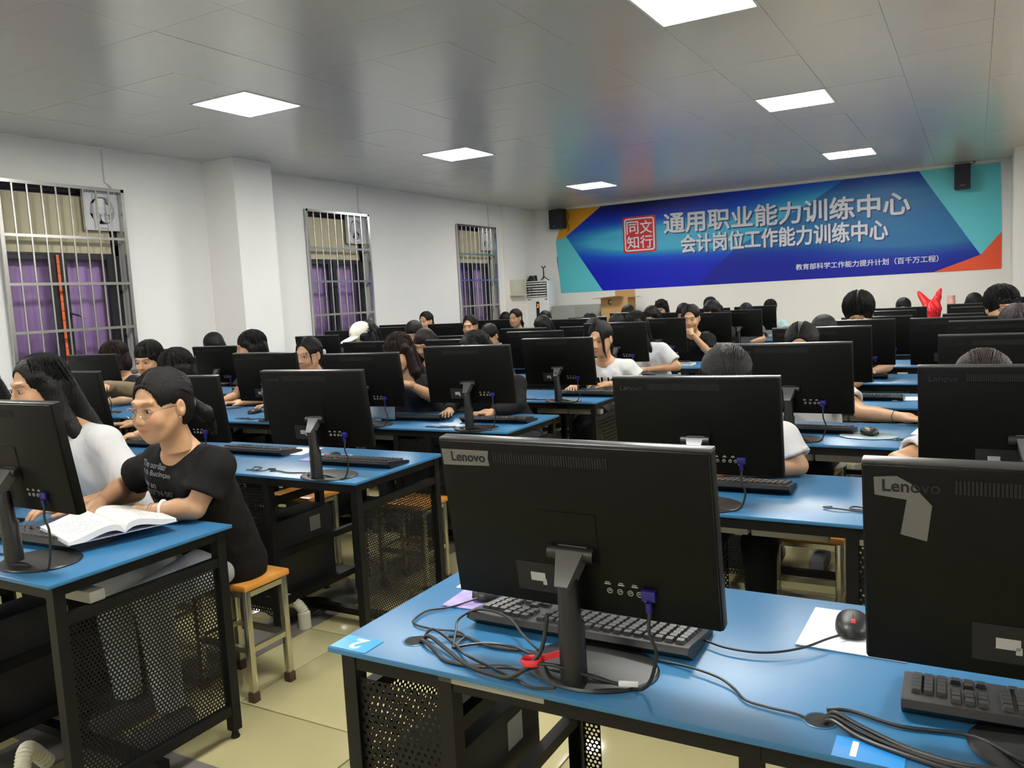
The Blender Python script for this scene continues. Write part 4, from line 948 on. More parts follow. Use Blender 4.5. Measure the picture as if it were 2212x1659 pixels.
def person(label, hx, hy, crown, seat_y, hyaw=0., hpitch=.15, hair='pony', top='white', hair_mat=None, arms=None, lod=1, group=None, sleeve=.62, hroll=0., scale=1., twist=0., legs=True, extras=None, hands=('rest','rest'), width=1., name='person', longsleeve=False, hscale=1.):
    """origin on the floor at the seat; faces -y"""
    R = (Matrix.Rotation(hyaw, 3, 'Z') @ Matrix.Rotation(-hpitch*-1, 3, 'X') @ Matrix.Rotation(hroll, 3, 'Y'))
    bx = hx if arms is None or 'cx' not in arms else arms['cx']
    O = Vector((bx, seat_y, 0))
    hc = Vector((hx-bx, hy-seat_y, crown-.120*hscale))
    W = lambda p: hc+R @ Vector(p)
    nb = Vector((hc.x*.7, hc.y*.85+.055, hc.z-.185)); ch = nb+Vector((0,.02,-.07))
    pel = Vector((0,0,.545)); wz = width
    h = {0:.016, 1:.011, 2:.0075}[lod]
    A = arms or {}
    sh = [nb+Vector((s*.155*wz,.015,-.040)) for s in (-1,1)]
    el = [Vector(A.get('el%d' % i, (sh[i].x+(-.05 if i == 0 else .05), sh[i].y-.10, .80))) for i in (0,1)]
    wr = [Vector(A.get('wr%d' % i, (sh[i].x*(.75), el[i].y-.235, .785))) for i in (0,1)]
    lo = Vector((-.42,-.62,.0)); hi = Vector((.42,.24,crown))
    for v in el+wr:
        for k in range(3): lo[k] = min(lo[k], v[k]-.12); hi[k] = max(hi[k], v[k]+.12)
    parts = []
    s = SDF((lo.x,lo.y,.40), (hi.x,hi.y,hc.z-.05), h)
    s.cone(W((0,.030,-.075)), nb+Vector((0,.005,-.01)), .050, .054, .02)
    for x in (-1,1):
        s.cone(pel+Vector((x*.065,0,0)), ch+Vector((x*.065*wz,0,-.03)), .090, .078, .06)
    s.cone(sh[0], sh[1], .048, .048, .03)
    for i in (0,1):
        s.cone(nb, sh[i]+Vector((0,0,.0)), .050, .040, .04)
        s.cone(sh[i], el[i], .043, .036, .02); s.cone(el[i], el[i]+(wr[i]-el[i])*.35, .038, .037, .01); s.cone(el[i]+(wr[i]-el[i])*.35, wr[i], .037, .0235, .01)
    V, Q = s.mesh(); parts.append((V, Q, 0)); cols = [np.ones((len(V),4))]
    Vh, Qh = place(HEADS['hi' if lod == 2 else 'lo'], R, hc, sc_=hscale); parts.append((Vh, Qh, 0)); cols.append(head_tint(HEADS['hi' if lod == 2 else 'lo'][0]))
    if lod >= 1:
        for i in (0,1):
            if 'hd%d' % i in A: d = Vector(A['hd%d' % i])
            else: d = (wr[i]-el[i]); d.z = 0.02
            up = A.get('hu%d' % i, (0,0,1))
            Rh = frame_to(d, up)
            Vx, Qx = place(HAND if hands[i] == 'rest' else HAND_FIST, Rh, wr[i]-Vector(d).normalized()*.005, mirror=(i == 1))
            # the thumb of the left hand (viewer's right) points inward
            parts.append((Vx, Qx, 0)); c_ = np.ones((len(Vx),4)); cols.append(c_)
    t = thing(name, label, 'person', O, twist, group, scale)
    link('body', np_mesh('body', parts, [skin], np.concatenate(cols)), t)
    # eyes
    if lod >= 1:
        for x in (-1,1):
            b = MB(); b.ell((0,0,0), (.0120,.0118,.0080), 14, 10, 0, None); b.ell((0,-.0095,-.0006), (.0060,.0028,.0060), 12, 6, 1)
            b.v = [tuple(W(Vector(v)*1.0*hscale+Vector((x*.031,-.0755,.0065))*hscale)) for v in b.v]
            b.build('eye', [eyew, irism], t)
    # top
    s = SDF((lo.x,lo.y,.42), (hi.x,hi.y,hc.z), max(h*.95, .0075))
    rt = .024
    for x in (-1,1):
        s.cone(pel+Vector((x*.075,0,-.05)), ch+Vector((x*.070*wz,-.0,-.02)), .098+rt, .078+rt, .06)
    s.cone(sh[0]+Vector((.02,0,0)), sh[1]-Vector((.02,0,0)), .058, .058, .04)
    for i in (0,1):
        s.cone(nb+Vector((0,.01,-.015)), sh[i], .058, .054, .03)
        fr = 1.0 if longsleeve else sleeve
        a = sh[i]; e_ = a+(el[i]-a)*fr
        if longsleeve:
            s.cone(a, el[i], .058, .053, .03); s.cone(el[i], wr[i]+(el[i]-wr[i])*.12, .052, .036, .015, cut=True)
        else:
            s.cone(a, e_, .060, .071, .03, cut=True)
    for i in (0,1):
        if not longsleeve:
            a = sh[i]; e_ = a+(el[i]-a)*sleeve; u = (e_-a).normalized(); s.cone(e_-u*.020, e_+u*.05, .044, .050, .003, 's')
    s.ell(nb+Vector((0,-.035,.035)), (.076,.080,.060), .012, 's'); s.cone(W((0,.03,-.08)), nb+Vector((0,.01,.03)), .062, .064, .01, 's')
    ph = rnd.uniform(0, 6)
    s.ripple(lambda X, Y, Z: .0055*(np.abs(np.sin(X*13+Z*9+Y*8+ph))-.5)*np.sin(Z*11+Y*9+1.3*ph)+.0045*(.5-np.abs(np.sin((X*.7-Z+Y*.5)*17+ph*2)))*np.sin(X*9+ph)+.0012*np.sin((X+Z)*60+ph))
    if not longsleeve or True: s.below(.455)
    shirt = link('shirt', np_mesh('shirt', [(*s.mesh(), 0)], [CL[top]]), t)
    # trousers
    if legs:
        s = SDF((-.28,-.58,.05), (.28,.2,.68), .014)
        for x in (-1,1):
            s.cone((x*.065,0,.56), (x*.085,-.06,.545), .105, .095, .05); s.cone((x*.085,-.05,.54), (x*.115,-.40,.52), .090, .065, .03); s.cone((x*.115,-.40,.51), (x*.115,-.37,.10), .064, .048, .02, cut=True)
        s.below(.06) if False else None
        link('trousers', np_mesh('trousers', [(*s.mesh(), 0)], [CL[A.get('legs', 'dark')]]), t)
        for x in (-1,1): MB().box((x*.115-.04,-.52,.0),(x*.115+.04,-.29,.075),0,.022).build('shoe', A.get('shoe') and CL['white'] or CL['grey'], t)
    # hair
    hl = {2:.0045, 1:.0065, 0:.009}[lod]
    s = SDF((hc.x-.17*hscale,hc.y-.17*hscale,hc.z-(.52 if hair in ('long','longf') else .28)), (hc.x+.17*hscale+(.12 if hair in ('long','longf') else 0),hc.y+(.36 if hair in ('long','longf') else .28),hc.z+.175*hscale), hl)
    R3 = R
    def E(c_, r, k=.02, op='u'): s.ell(W(Vector(c_)*hscale), [q*hscale for q in r], k, op, R3)
    def K(a, b_, ra, rb, k=.02, sy=1., op='u', world=False): s.cone(W(Vector(a)*hscale), (W(Vector(b_)*hscale) if not world else Vector(b_)), ra*hscale, rb*hscale, k, op, sy)
    vol = {'boy':.010,'fluffy':.014,'bob':.008}.get(hair, .004)
    E((0,.022,.040), (.082+vol,.100+vol,.090+vol), 0)
    E((0,.045,-.02), (.074+vol*.7,.070+vol,.070), .03)
    # face opening
    E((0,-.105,-.045), (.068,.075,.088), .012, 's')
    if hair in ('pony','long','bun'): 
        E((0,-.092,.010), (.060,.066,.078), .012, 's')
    if hair == 'boy': E((0,.03,-.105), (.12,.16,.055), .01, 's')
    if hair in ('bangs','bob','fluffy','longf','boy'):
        for k in range(11):
            a_ = (k-5)*.19; zz = .034+(.020 if hair == 'boy' else 0)+.006*((k*7) % 3); K((.050*math.sin(a_),.022-.070*math.cos(a_),.098), ((.0765+vol)*math.sin(a_),.022-(.1005+vol*.5)*math.cos(a_),zz), .012, .0055, .008)
    if hair in ('pony','bun'):
        for x in (-1,1): s.ell(W(Vector((x*.082,-.030,-.045))*hscale), [q*hscale for q in (.045,.050,.068)], .008, 's', R3); s.ell(W(Vector((x*.088,.012,-.006))*hscale), [q*hscale for q in (.022,.024,.034)], .006, 's', R3)
    if hair == 'bangs':
        for x in (-1,1): K((x*.068,-.030,.045), (x*.076,-.012,-.03), .012, .008, .012)
    if hair in ('pony','bangs'):
        K((0,.105,.0), (0,.135,-.02), .030, .022, .02)
        p0 = W((0,.135,-.02)); tail = A.get('tail', (0,.05,-.15)); LOCKS = [(W((0,.10,.0)), p0, p0+Vector(tail)*.5+Vector((0,.02,0)), p0+Vector(tail)*1.15, .024)]; s.cone(p0, p0+Vector(tail)*.5+Vector((0,.02,.0)), .024, .026, .01); s.cone(p0+Vector(tail)*.5+Vector((0,.02,0)), p0+Vector(tail), .024, .005, .02)
    if hair == 'bun': E((0,.10,.03), (.035,.035,.035), .01)
    LOCKS = LOCKS if hair in ('pony','bangs') else []
    if hair in ('long','longf'):
        sway = Vector(A.get('sway', (0,.03,0)))
        for x in (-1,1):
            p1 = W((x*.072,.01,.0)); p2 = p1+Vector((x*.020,.035,-.13)); p3 = p2+Vector((x*.02,.05,-.17))+sway
            LOCKS.append((W((x*.068,-.02,.05)), p1, p2, p3, .026)); s.cone(W((x*.068,-.02,.05)), p1, .022, .026, .02); s.cone(p1, p2, .028, .030, .015, sy=.75); s.cone(p2, p3, .030, .014, .015, sy=.8)
        for x in (-.045,0,.045):
            p1 = W((x,.080,.0)); p2 = p1+Vector((0,.065,-.15)); LOCKS.append((W((x,.04,.11)), p1, p2, p2+Vector((0,.07,-.16))+sway, .044)); s.cone(p1, p2, .042, .045, .02); s.cone(p2, p2+Vector((0,.07,-.16))+sway, .044, .018, .02)
    if hair == 'bob':
        for x in (-1,1): s.cone(W((x*.074,.0,.02)), W((x*.078,-.01,-.085)), .026, .020, .02, sy=.6)
        E((0,.06,-.06), (.08,.06,.07), .03)
    fq = 120 if lod == 2 else 80
    def rip(X, Y, Z):
        a = np.arctan2(X-hc.x, (Y-hc.y-.02)+1e-6); return .0011*np.sin(a*46+Z*30)+.0009*np.sin(a*91+4*np.sin(Z*25))
    if lod >= 1: s.ripple(rip)
    link('hair', np_mesh('hair', [(*s.mesh(), 0)], [hair_mat or hair_m]), t)
    if lod >= 1: strands(t, W, hc, hair, vol, hscale, LOCKS, hair_mat or hair_m, lod)
    if extras: extras(t, W, hc, shirt, el, wr, hscale)
    return t
def strands(t, W, hc, hair, vol, hs, LOCKS, m, lod):
    r = random.Random(hash(t.name) % 1000 if False else len(t.name)*7+int(abs(hc.x)*100)); P = []
    a, b, c = .0825+vol, .1005+vol, .0905+vol
    def surf(d, lift): return W(Vector((d[0]*a, .022+d[1]*b, .040+d[2]*c))*(hs*(1+lift)))
    def nrm(v):
        l = math.sqrt(sum(q*q for q in v)); return [q/l for q in v]
    N = 620 if lod == 2 else 330; ns = 7
    for i in range(N):
        sd = r.choice((-1, 1))
        if hair in ('pony','bun'):
            az = r.uniform(0, 1)   # along the hairline, combed back to the tie
            st = nrm((sd*(.04+.92*math.sin(az*PI*.5)), -math.cos(az*PI*.5)*r.uniform(.55,1.0), .66-.50*az+r.uniform(0,.25))); en = nrm((sd*r.uniform(0,.25), 1, -.55+r.uniform(-.15,.2)))
            mid = nrm((sd*(.15+.75*az), .15, .85-.75*az))
        else:
            y0 = r.uniform(-.55, .5); st = nrm((sd*.06, y0, 1.0)); az = r.uniform(.30 if hair in ('long','longf') else .28, 1)*PI
            en = nrm((sd*math.sin(az), -math.cos(az), -.25-.3*r.random())); mid = nrm((sd*math.sin(az)*.9+sd*.1, (-math.cos(az)+y0)*.6, .55))
            if hair in ('bangs','bob','fluffy','longf','boy') and r.random() < .22:
                az = r.uniform(0, .36)*PI; en = nrm((sd*math.sin(az), -math.cos(az), .0+(.16 if hair == 'boy' else 0)+r.uniform(-.08,.08))); mid = nrm((sd*math.sin(az)*.8, -math.cos(az)*.8, .7))
        lift = r.uniform(.0, .03)+(.04*r.random() if hair in ('fluffy','boy') else 0); q = []
        for k in range(ns):
            u = k/(ns-1); d = nrm([st[j]*(1-u)**2+2*mid[j]*u*(1-u)*1.0+en[j]*u*u for j in range(3)]); q.append(surf(d, lift*math.sin(PI*u)+.0+.004*min(1,u*4)))
        P.append((q, r.uniform(.0008,.0018)))
    for p0, p1, p2, p3, rad in LOCKS:
        for i in range(90 if lod == 2 else 45):
            al = r.uniform(0, 2*PI); rr = rad*r.uniform(.75, 1.08)*hs; off = Vector((math.cos(al)*rr, math.sin(al)*rr, 0)); q = []
            pts = spline([p0, p1, p2, p3], 3)
            e_ = r.uniform(.9, 1.08); nP = len(pts)
            for k, p in enumerate(pts): u = k/(nP-1); q.append(p+off*(1-.55*u**2)+Vector((0,0,-.03*(e_-1)*10*u*u)))
            P.append((q, r.uniform(.0009,.0020)))
    mb = MB()
    for q, rd in P: mb.tube(q, [rd*(.4+1.0*math.sin(PI*(.15+.80*k/(len(q)-1)))) for k in range(len(q))], 3, cap=False)
    link('hair_strands', mb.mesh('hair_strands', m, fix=False), t, kind='stuff')
def stoolp(who, x, y, rz=0.): stool('stool under the %s' % who, x, y, rz)

def glasses(t, W, m, r=.021, ht=.018, name='glasses'):
    g = bpy.data.objects.new('tmp', None); bpy.data.objects.remove(g)
    b = MB()
    for x in (-1,1):
        q = [W(Vector((x*.033+r*1.12*math.cos(a), -.100+.006*abs(math.cos(a))*(1 if x*math.cos(a) > 0 else 0), .004+ht*math.sin(a)))) for a in [2*PI*k/20 for k in range(20)]]
        b.tube(q, .0011, 6, closed=True)
        b.tube([W((x*.056,-.096,.010)), W((x*.074,-.060,.010)), W((x*.082,.012,.006))], .0012, 6)
    b.tube([W((-.012,-.101,.008)), W((0,-.104,.011)), W((.012,-.101,.008))], .0011, 6)
    o = b.build('glasses', m, t)
    L = MB()
    for x in (-1,1):
        q = [W(Vector((x*.033+r*1.1*math.cos(a), -.0995, .004+ht*math.sin(a)))) for a in [2*PI*k/20 for k in range(20)]]
        L.add(q, [tuple(range(20))])
    L.build('lenses', glassm, o)
wire = mat('gold_wire', (.75,.62,.55), .15, metal=1.)
blackwire = mat('black_rim', (.01,.01,.01), .3)
def on_shirt(shirt, txt, x0, x1, z0, z1, m, parent, bold=.012, skew=0.):
    me = text_mesh(txt, 1, .001, bold); co = np.array([v.co[:] for v in me.vertices]); mn, mx_ = co.min(0), co.max(0)
    dg = bpy.context.evaluated_depsgraph_get(); sm = shirt.data
    bv = BVHTree.FromPolygons([v.co for v in sm.vertices], [tuple(p.vertices) for p in sm.polygons])
    for v in me.vertices:
        u = (v.co.x-mn[0])/(mx_[0]-mn[0]); w_ = (v.co.y-mn[1])/(mx_[1]-mn[1]); x = x0+(x1-x0)*u; z = z0+(z1-z0)*w_+skew*u
        hit = bv.ray_cast(Vector((x,-1.5,z)), Vector((0,1,0)))
        y = hit[0].y if hit[0] else -.1
        v.co = Vector((x, y-.003, z))
    me.materials.clear(); me.materials.append(m); me.update(); link('shirt_lettering', me, parent)
def bangle(t, a, b_, f, r, th, m, name='bracelet', flat=1.):
    c_ = a+(b_-a)*f; R = frame_to(b_-a)
    q = [c_+R @ Vector((r*math.cos(k*PI/12), 0, r*math.sin(k*PI/12))) for k in range(24)]
    MB().tube(q, th, 6, closed=True, flat=flat).build(name, m, t)

# --- the girl in the black lettered T-shirt
def hero_x(t, W, hc, shirt, el, wr, hs):
    glasses(t, W, wire, .021, .019)
    for k, (s_, z) in enumerate((('The oordlatr',.935),('f th Bucinçam',.905),('lace an',.872),("3°03″N 00′",.838),('7°W',.808))):
        wd = (.13,.155,.08,.13,.045)[k]; x0 = (-.055,-.050,-.048,-.035,-.03)[k]
        on_shirt(shirt, s_, x0, x0+wd, z, z+.022, CL['pale'] if k < 3 else icon, t, .012, -.014)
    bangle(t, el[1], wr[1], .60, .034, .0022, whitem, flat=3.0)
    bangle(t, el[1], wr[1], .80, .0285, .0012, mat('pink_band', (.45,.28,.25), .5), 'hair_band'); bangle(t, el[1], wr[1], .86, .0280, .0012, MATS['pink_band'], 'hair_band')
    q = [W((.0+.026*math.cos(a), .128, -.012+.026*math.sin(a))) for a in [2*PI*k/12 for k in range(12)]]
    MB().tube(q, .005, 6, closed=True).build('hair_tie', mat('hair_tie_green', (.25,.45,.28), .5, noise=.5, nscale=90), t)
    MB().ell(W((.083,-.002,-.034)), (.003,.003,.003), 8, 6).build('earring', steelbar, t)
Bx = -2.56
person('girl with wire glasses and a low ponytail in a black T-shirt with white lettering', -2.44, 1.83, 1.275, 2.13, .10, .12, 'pony', 'black', lod=2,
    arms=dict(cx=Bx, el1=(.215,-.275,.800), wr1=(.04,-.345,.790), hd1=(-.22,-.05,.0), el0=(-.31,-.16,.83), wr0=(-.215,-.345,.800), hd0=(.10,-.13,-.02), legs='pale', tail=(.03,.055,-.09)), extras=hero_x, hands=('rest','fist'), sleeve=.66)
stoolp('girl with wire glasses', -2.50, 2.15)
person('girl with long straight black hair and a loose white T-shirt beside the girl in black', -3.20, 1.86, 1.33, 2.15, -.10, .12, 'long', 'white', lod=2,
    arms=dict(cx=-3.05, el1=(.20,-.16,.79), wr1=(.16,-.40,.785), sway=(.11,.05,-.06), legs='dark'), sleeve=.80, width=1.1)
stoolp('girl with long hair and white T-shirt, nearest row', -3.05, 2.18)
person('person in white at the far left edge of the photo, mostly cut off', -3.93, 1.98, 1.30, 2.2, 0, .1, 'long', 'white', lod=1)
stoolp('person at the left edge', -3.93, 2.22)
# --- second row
def watch_x(t, W, hc, shirt, el, wr, hs): pass
person('person with short dark hair bent behind the girl with glasses, second row', -4.13, 3.22, 1.26, 3.42, .0, .25, 'bob', 'black', lod=1, arms=dict(wr1=(.36,-.38,.79), el1=(.22,-.22,.80)))
person('girl with side-swept bangs beside a khaki coat, second row', -4.90, 3.62, 1.30, 3.70, .35, .25, 'bangs', 'khaki', lod=1, longsleeve=True, arms=dict(el0=(-.30,-.20,1.0), wr0=(-.12,-.34,1.02)))
# --- third row
person('girl whose brown hair and glasses show over the monitor by the nearest window', -6.35, 4.35, 1.27, 4.55, -.2, .25, 'bob', 'dark', hair_mat=hair_b, lod=1, hscale=1.1, extras=lambda t,W,h,s,e,w_,q: glasses(t, W, wire))
person('girl seen as a smooth curtain of long black hair before the wall pillar', -5.0, 4.62, 1.315, 4.75, -.75, .15, 'longf', 'dark', lod=1, hscale=1.08)
def clip_x(t, W, hc, shirt, el, wr, hs):
    glasses(t, W, wire); MB().ell(W((.055,.115,.0)), (.012,.02,.024), 10, 8).build('hair_clip', mat('pearl_clip', (.5,.5,.52), .2), t)
    MB().tube([W((.066,-.070,.06)), W((.072,-.066,.0)), W((.070,-.060,-.05))], [.006,.005,.002], 6).build('hair_strand', hair_b, t)
person('girl with glasses and a pearl hair clip half hidden by a monitor, third row', -4.12, 4.33, 1.26, 4.55, .12, .12, 'pony', 'white', lod=1, arms=dict(el0=(-.28,-.12,.80), wr0=(-.34,-.26,.795), hd0=(-.05,-.2,-.02)), extras=clip_x)
person('girl with long reddish-brown hair looking down at a sheet of paper', -3.30, 4.30, 1.27, 4.55, .12, .34, 'longf', 'dark', hair_mat=hair_b, lod=1, arms=dict(cx=-3.25, el1=(.18,-.22,.86), wr1=(.14,-.40,.96), hd1=(-.2,-.08,.02), hu1=(0,.3,1)), longsleeve=False)
tag(MB().add([(-.16,-.10,0),(.13,-.12,-.05),(.14,.09,-.03),(-.15,.10,.03),(-.16,-.10,.003),(.13,-.12,-.047),(.14,.09,-.027),(-.15,.10,.033)], [(0,1,2,3),(7,6,5,4),(0,4,5,1),(1,5,6,2),(2,6,7,3),(3,7,4,0)]).build('paper', whitem, loc=(-3.28,4.09,1.0), smooth=False), 'white paper held up by the girl with reddish-brown hair', 'paper')
sh_ = MB(); n_ = 10; vs = []
for i in range(n_+1):
    a = i/n_; 
    for j in (0,1): vs.append((-.09+.20*j+.01*math.sin(4*a), .0-.05*math.sin(a*2.2), .14-.26*a))
sh_.add(vs, [(2*i,2*i+1,2*i+3,2*i+2) for i in range(n_)]); o = sh_.build('plastic_sleeve', mat('sleeve_plastic', (.45,.52,.55), .12), loc=(-3.22,4.03,.88)); tag(o, 'translucent grey plastic sleeve hanging below the raised paper', 'folder')
so = o.modifiers.new('t', 'SOLIDIFY'); so.thickness = .002
person('long dark-haired person in a loose black top behind the third row aisle monitor', -2.78, 4.42, 1.26, 4.66, -.5, .35, 'long', 'black', lod=1, width=1.25, arms=dict(cx=-2.62, sway=(.10,.02,0)), longsleeve=True)
# --- fourth row and beyond, individually posed
def cap_x(t, W, hc, shirt, el, wr, hs):
    cm = mat('cap_cream', (.66,.64,.54), .8)
    s = SDF((hc.x-.17,hc.y-.24,hc.z-.06), (hc.x+.17,hc.y+.18,hc.z+.18), .007)
    RR = (Matrix.Rotation(-.35, 3, 'Z') @ Matrix.Rotation(.35, 3, 'X'))
    s.ell(W((0,.018,.050)), (.092,.108,.100), 0, 'u', RR); s.ell(W((0,-.11,.035)), (.080,.095,.012), .015, 'u', RR); s.ell(W((0,.02,-.075)), (.2,.2,.085), .004, 's', RR)
    link('cap', np_mesh('cap', [(*s.mesh(), 0)], [cm]), t, label='cream baseball cap with a small mark')
    MB().box((-.008,-.002,-.01),(.008,.002,.01)).xf(Matrix.Translation(W((0,-.092,.08)))).build('cap_mark', icon, t)
person('person in a cream baseball cap looking down, fourth row', -4.84, 5.78, 1.305, 5.95, -.35, .35, 'bob', 'black', lod=1, extras=cap_x)
def face_girl(t, W, hc, shirt, el, wr, hs):
    MB().tube([W((.052,-.085,.085)), W((.066,-.088,.02)), W((.058,-.075,-.055)), W((.062,-.055,-.13))], [.014,.013,.009,.003], 8).build('hair_strand', hair_b, t)
    on_shirt(shirt, 'HUG', -.10, .14, .775, .835, CL['black'], t, .02)
person('girl in a white T-shirt with a long loose strand of hair, on the aisle', -2.47, 5.72, 1.25, 5.98, -.02, .20, 'pony', 'white', lod=2, arms=dict(el1=(.26,-.10,.79), wr1=(.06,-.28,.785), hd1=(-.2,-.06,0)), extras=face_girl, width=1.15, hscale=1.05)
stoolp('girl with the loose strand of hair', -2.47, 6.0)
person('girl with long black hair over a white printed T-shirt, fifth row on the aisle', -2.62, 6.85, 1.29, 7.15, -.35, .30, 'longf', 'white', lod=1, width=1.15, arms=dict(cx=-2.52, el1=(.24,-.18,.80), wr1=(.0,-.34,.785), hd1=(-.2,-.03,0), sway=(.04,0,.0)), sleeve=.75)
def hand_mouth(t, W, hc, shirt, el, wr, hs):
    a, b_ = el[1], wr[1]
    MB().tube([Vector((.12,-.09,hc.z-.23)), Vector((.19,-.08,hc.z-.26)), Vector((.235,-.09,hc.z-.33)), Vector((.25,-.10,hc.z-.42))], [.014,.02,.02,.014], 8, flat=.5).build('sleeve_stripe', CL['white'], t)
person('girl in a black and white top with a hand over her mouth, on the aisle', -2.49, 8.08, 1.305, 8.35, .12, .20, 'pony', 'black', lod=2, arms=dict(el1=(.20,-.26,.80), wr1=(.03,-.36,1.035), hd1=(-.03,.03,.05), hu1=(0,-1,.3)), extras=hand_mouth, hscale=1.06)
MEMO = {}
# --- right block
person('person with dark parted hair and a white sleeve behind the second row monitor, right block', -.80, 3.02, 1.235, 3.38, .25, .62, 'pony', 'white', lod=2, arms=dict(cx=-.80, el1=(.23,-.26,.79), wr1=(-.02,-.42,.79), el0=(-.22,-.3,.80), tail=(.10,.04,-.20), legs='black'), sleeve=.72, hscale=1.06, width=1.15)
stoolp('person with the white sleeve, right block', -.60, 3.45)
person('dark-haired head rising over the edge of the right-hand second row monitor', .03, 3.28, 1.185, 3.45, .0, .55, 'pony', 'white', lod=1, hair_mat=hair_b, hscale=1.05, arms=dict(el0=(-.27,-.22,.80)))
stoolp('person at the right edge, second row', .03, 3.47)
person('person whose bare forearm with a thin wristband reaches along the third row desk', -.80, 4.55, 1.245, 4.72, 0, .35, 'pony', 'white', lod=1, arms=dict(el1=(.30,-.22,.79), wr1=(.50,-.32,.785), hd1=(.2,-.08,-.02)), extras=lambda t,W,h,s,e,w_,q: bangle(t, e[1], w_[1], .80, .029, .0016, cablem, 'wristband'))
person('dark-haired head at the right edge of the photo, third row', .36, 4.42, 1.27, 4.65, -.2, .25, 'bob', 'black', lod=1, hscale=1.1)
def boyx(t, W, hc, shirt, el, wr, hs): glasses(t, W, blackwire, .023, .017)
person('boy with short spiky hair and black-rimmed glasses near the right edge', .17, 6.55, 1.365, 6.85, .35, .15, 'boy', 'beige', lod=2, hscale=1.15, extras=boyx)
person('purple-tinted dark head in front of the boy with glasses', .22, 5.55, 1.26, 5.8, .1, .45, 'bob', 'dark', hair_mat=mat('hair_plum', (.022,.012,.016), .4, bump=.5, bscale=26, bstretch=(9,9,.5)), lod=1, hscale=1.1)
person('boy with a big fluffy mop of black hair facing down, fifth row right block', -.78, 6.85, 1.355, 7.0, 0, .45, 'fluffy', 'dark', lod=1, hscale=1.2)
person('top of a dark head with flyaway hair, fourth row right block', -.88, 5.82, 1.235, 5.9, 0, .5, 'pony', 'dark', lod=0)
# --- shared figures for the rows behind
protos = {}
def crowd(style, lb, x, y, cz, yaw=0., g='students in the rear rows'):
    k = style
    spec = dict(bobd=('bob','dark',hair_m,.40,0), longw=('longf','white',hair_m,.30,1), ponyw=('pony','white',hair_m,.10,1), longd=('longf','dark',hair_m,.45,0), pony_down=('pony','grey',hair_m,.55,0), bangsb=('bangs','blue',hair_m,.25,1), brown=('longf','dark',hair_b,.5,0))[style]
    s = cz/1.26
    if k not in protos:
        protos[k] = person(lb, x, y, 1.26, y+.22, yaw, spec[3], spec[0], spec[1], spec[2], lod=1 if spec[4] else 0, group=g)
        protos[k].scale = (s,)*3; protos[k].location = (x, y+.22, 0)
        return protos[k]
    return dup(protos[k], (x, y+.22, 0), yaw, lb, g, s)
crowd('bobd', 'dark rounded head over the monitor in front of the pillar, fourth row', -6.75, 5.75, 1.27)
crowd('longd', 'black-haired head right behind the cream cap', -5.72, 6.95, 1.31)
crowd('brown', 'brown-haired head between the paper reader and the monitors behind', -4.14, 5.78, 1.24)
crowd('bobd', 'dark head sunk behind the monitors under the long-haired girl with glasses', -5.15, 6.95, 1.28, .2)
crowd('ponyw', 'girl with wispy bangs and glasses looking left, before the window wall', -6.68, 9.40, 1.345)
crowd('ponyw', 'girl resting her chin on her hand below the third window', -5.20, 8.15, 1.295, .15)
crowd('pony_down', 'dark head with a shiny parting behind the black-clad person', -4.22, 7.0, 1.22)
crowd('longd', 'dark head half hidden left of the girl in white below the wall box', -6.68, 11.62, 1.254)
crowd('ponyw', 'girl in a white round-neck T-shirt with face-framing strands, near the wall box', -5.88, 10.55, 1.31, -.05)
crowd('pony_down', 'black-haired head in front of the air conditioner', -5.45, 10.65, 1.262)
crowd('longd', 'long-haired head bent sideways below the air conditioner', -4.18, 8.2, 1.253, -.3)
crowd('bobd', 'dark head before the low grey cabinet', -4.2, 9.42, 1.232)
crowd('longd', 'long black hair trailing between two monitors, fifth row', -3.17, 6.95, 1.24, .5)
crowd('pony_down', 'dark head just behind the fifth row aisle girl', -3.34, 8.2, 1.24)
crowd('bobd', 'dark head in front of the cardboard carton', -4.15, 10.62, 1.29)
crowd('longd', 'dark head with ear showing right of the carton', -3.34, 9.42, 1.288, -.2)
crowd('longw', 'girl with long black hair and a white headphone by the back wall', -4.08, 11.8, 1.335)
crowd('bobd', 'dark head left of the girl with the hand over her mouth', -3.36, 10.6, 1.28)
crowd('bangsb', 'head farthest back under the banner lettering', -3.34, 11.8, 1.335)
crowd('longd', 'girl with glasses and smooth black hair under the banner', -2.563, 9.434, 1.324, -.4)
crowd('pony_down', 'head with parted fringe over the seventh row monitor', -2.54, 10.6, 1.25)
crowd('bangsb', 'girl in a pale blue T-shirt at the end of the rear row', -2.48, 11.75, 1.265)
crowd('pony_down', 'centre-parted head left of the red plastic bag', -.72, 10.6, 1.232)
crowd('bobd', 'centre-parted head right of the red plastic bag', .0, 10.6, 1.25)
for k, (x, y) in enumerate([(-4.13,3.45),(-4.90,3.72),(-3.25,3.30),(-2.55,3.35),(-4.12,4.6),(-3.28,4.6),(-2.62,4.7),(-4.84,6.0),(-.8,4.78)]):
    stool('wooden stool behind the left or right block desks, number of seat %d' % k if False else ['wooden stool behind the second row, third seat','wooden stool behind the second row, fourth seat','empty wooden stool pushed under the second row, left of two','empty wooden stool pushed under the second row nearest the aisle','stool of the girl with the pearl hair clip','stool of the girl reading the paper','stool of the person in the loose black top','stool of the person in the cream cap','stool in the third row of the right block'][k], x, y, rnd.uniform(-.1,.1))
_s = SDF((-.26,-.14,-.01),(.22,.14,.62), .009)
_s.cone((0,0,.09), (0,0,.27), .085, .105, .03); _s.cone((-.03,0,.30), (-.17,0,.53), .085, .012, .05, sy=1.5); _s.cone((.03,0,.30), (.10,0,.55), .080, .016, .05, sy=1.5)
_s.ripple(lambda X,Y,Z: .007*np.sin(6*np.arctan2(Y,X)+Z*22)+.004*np.sin(X*70+Z*50))
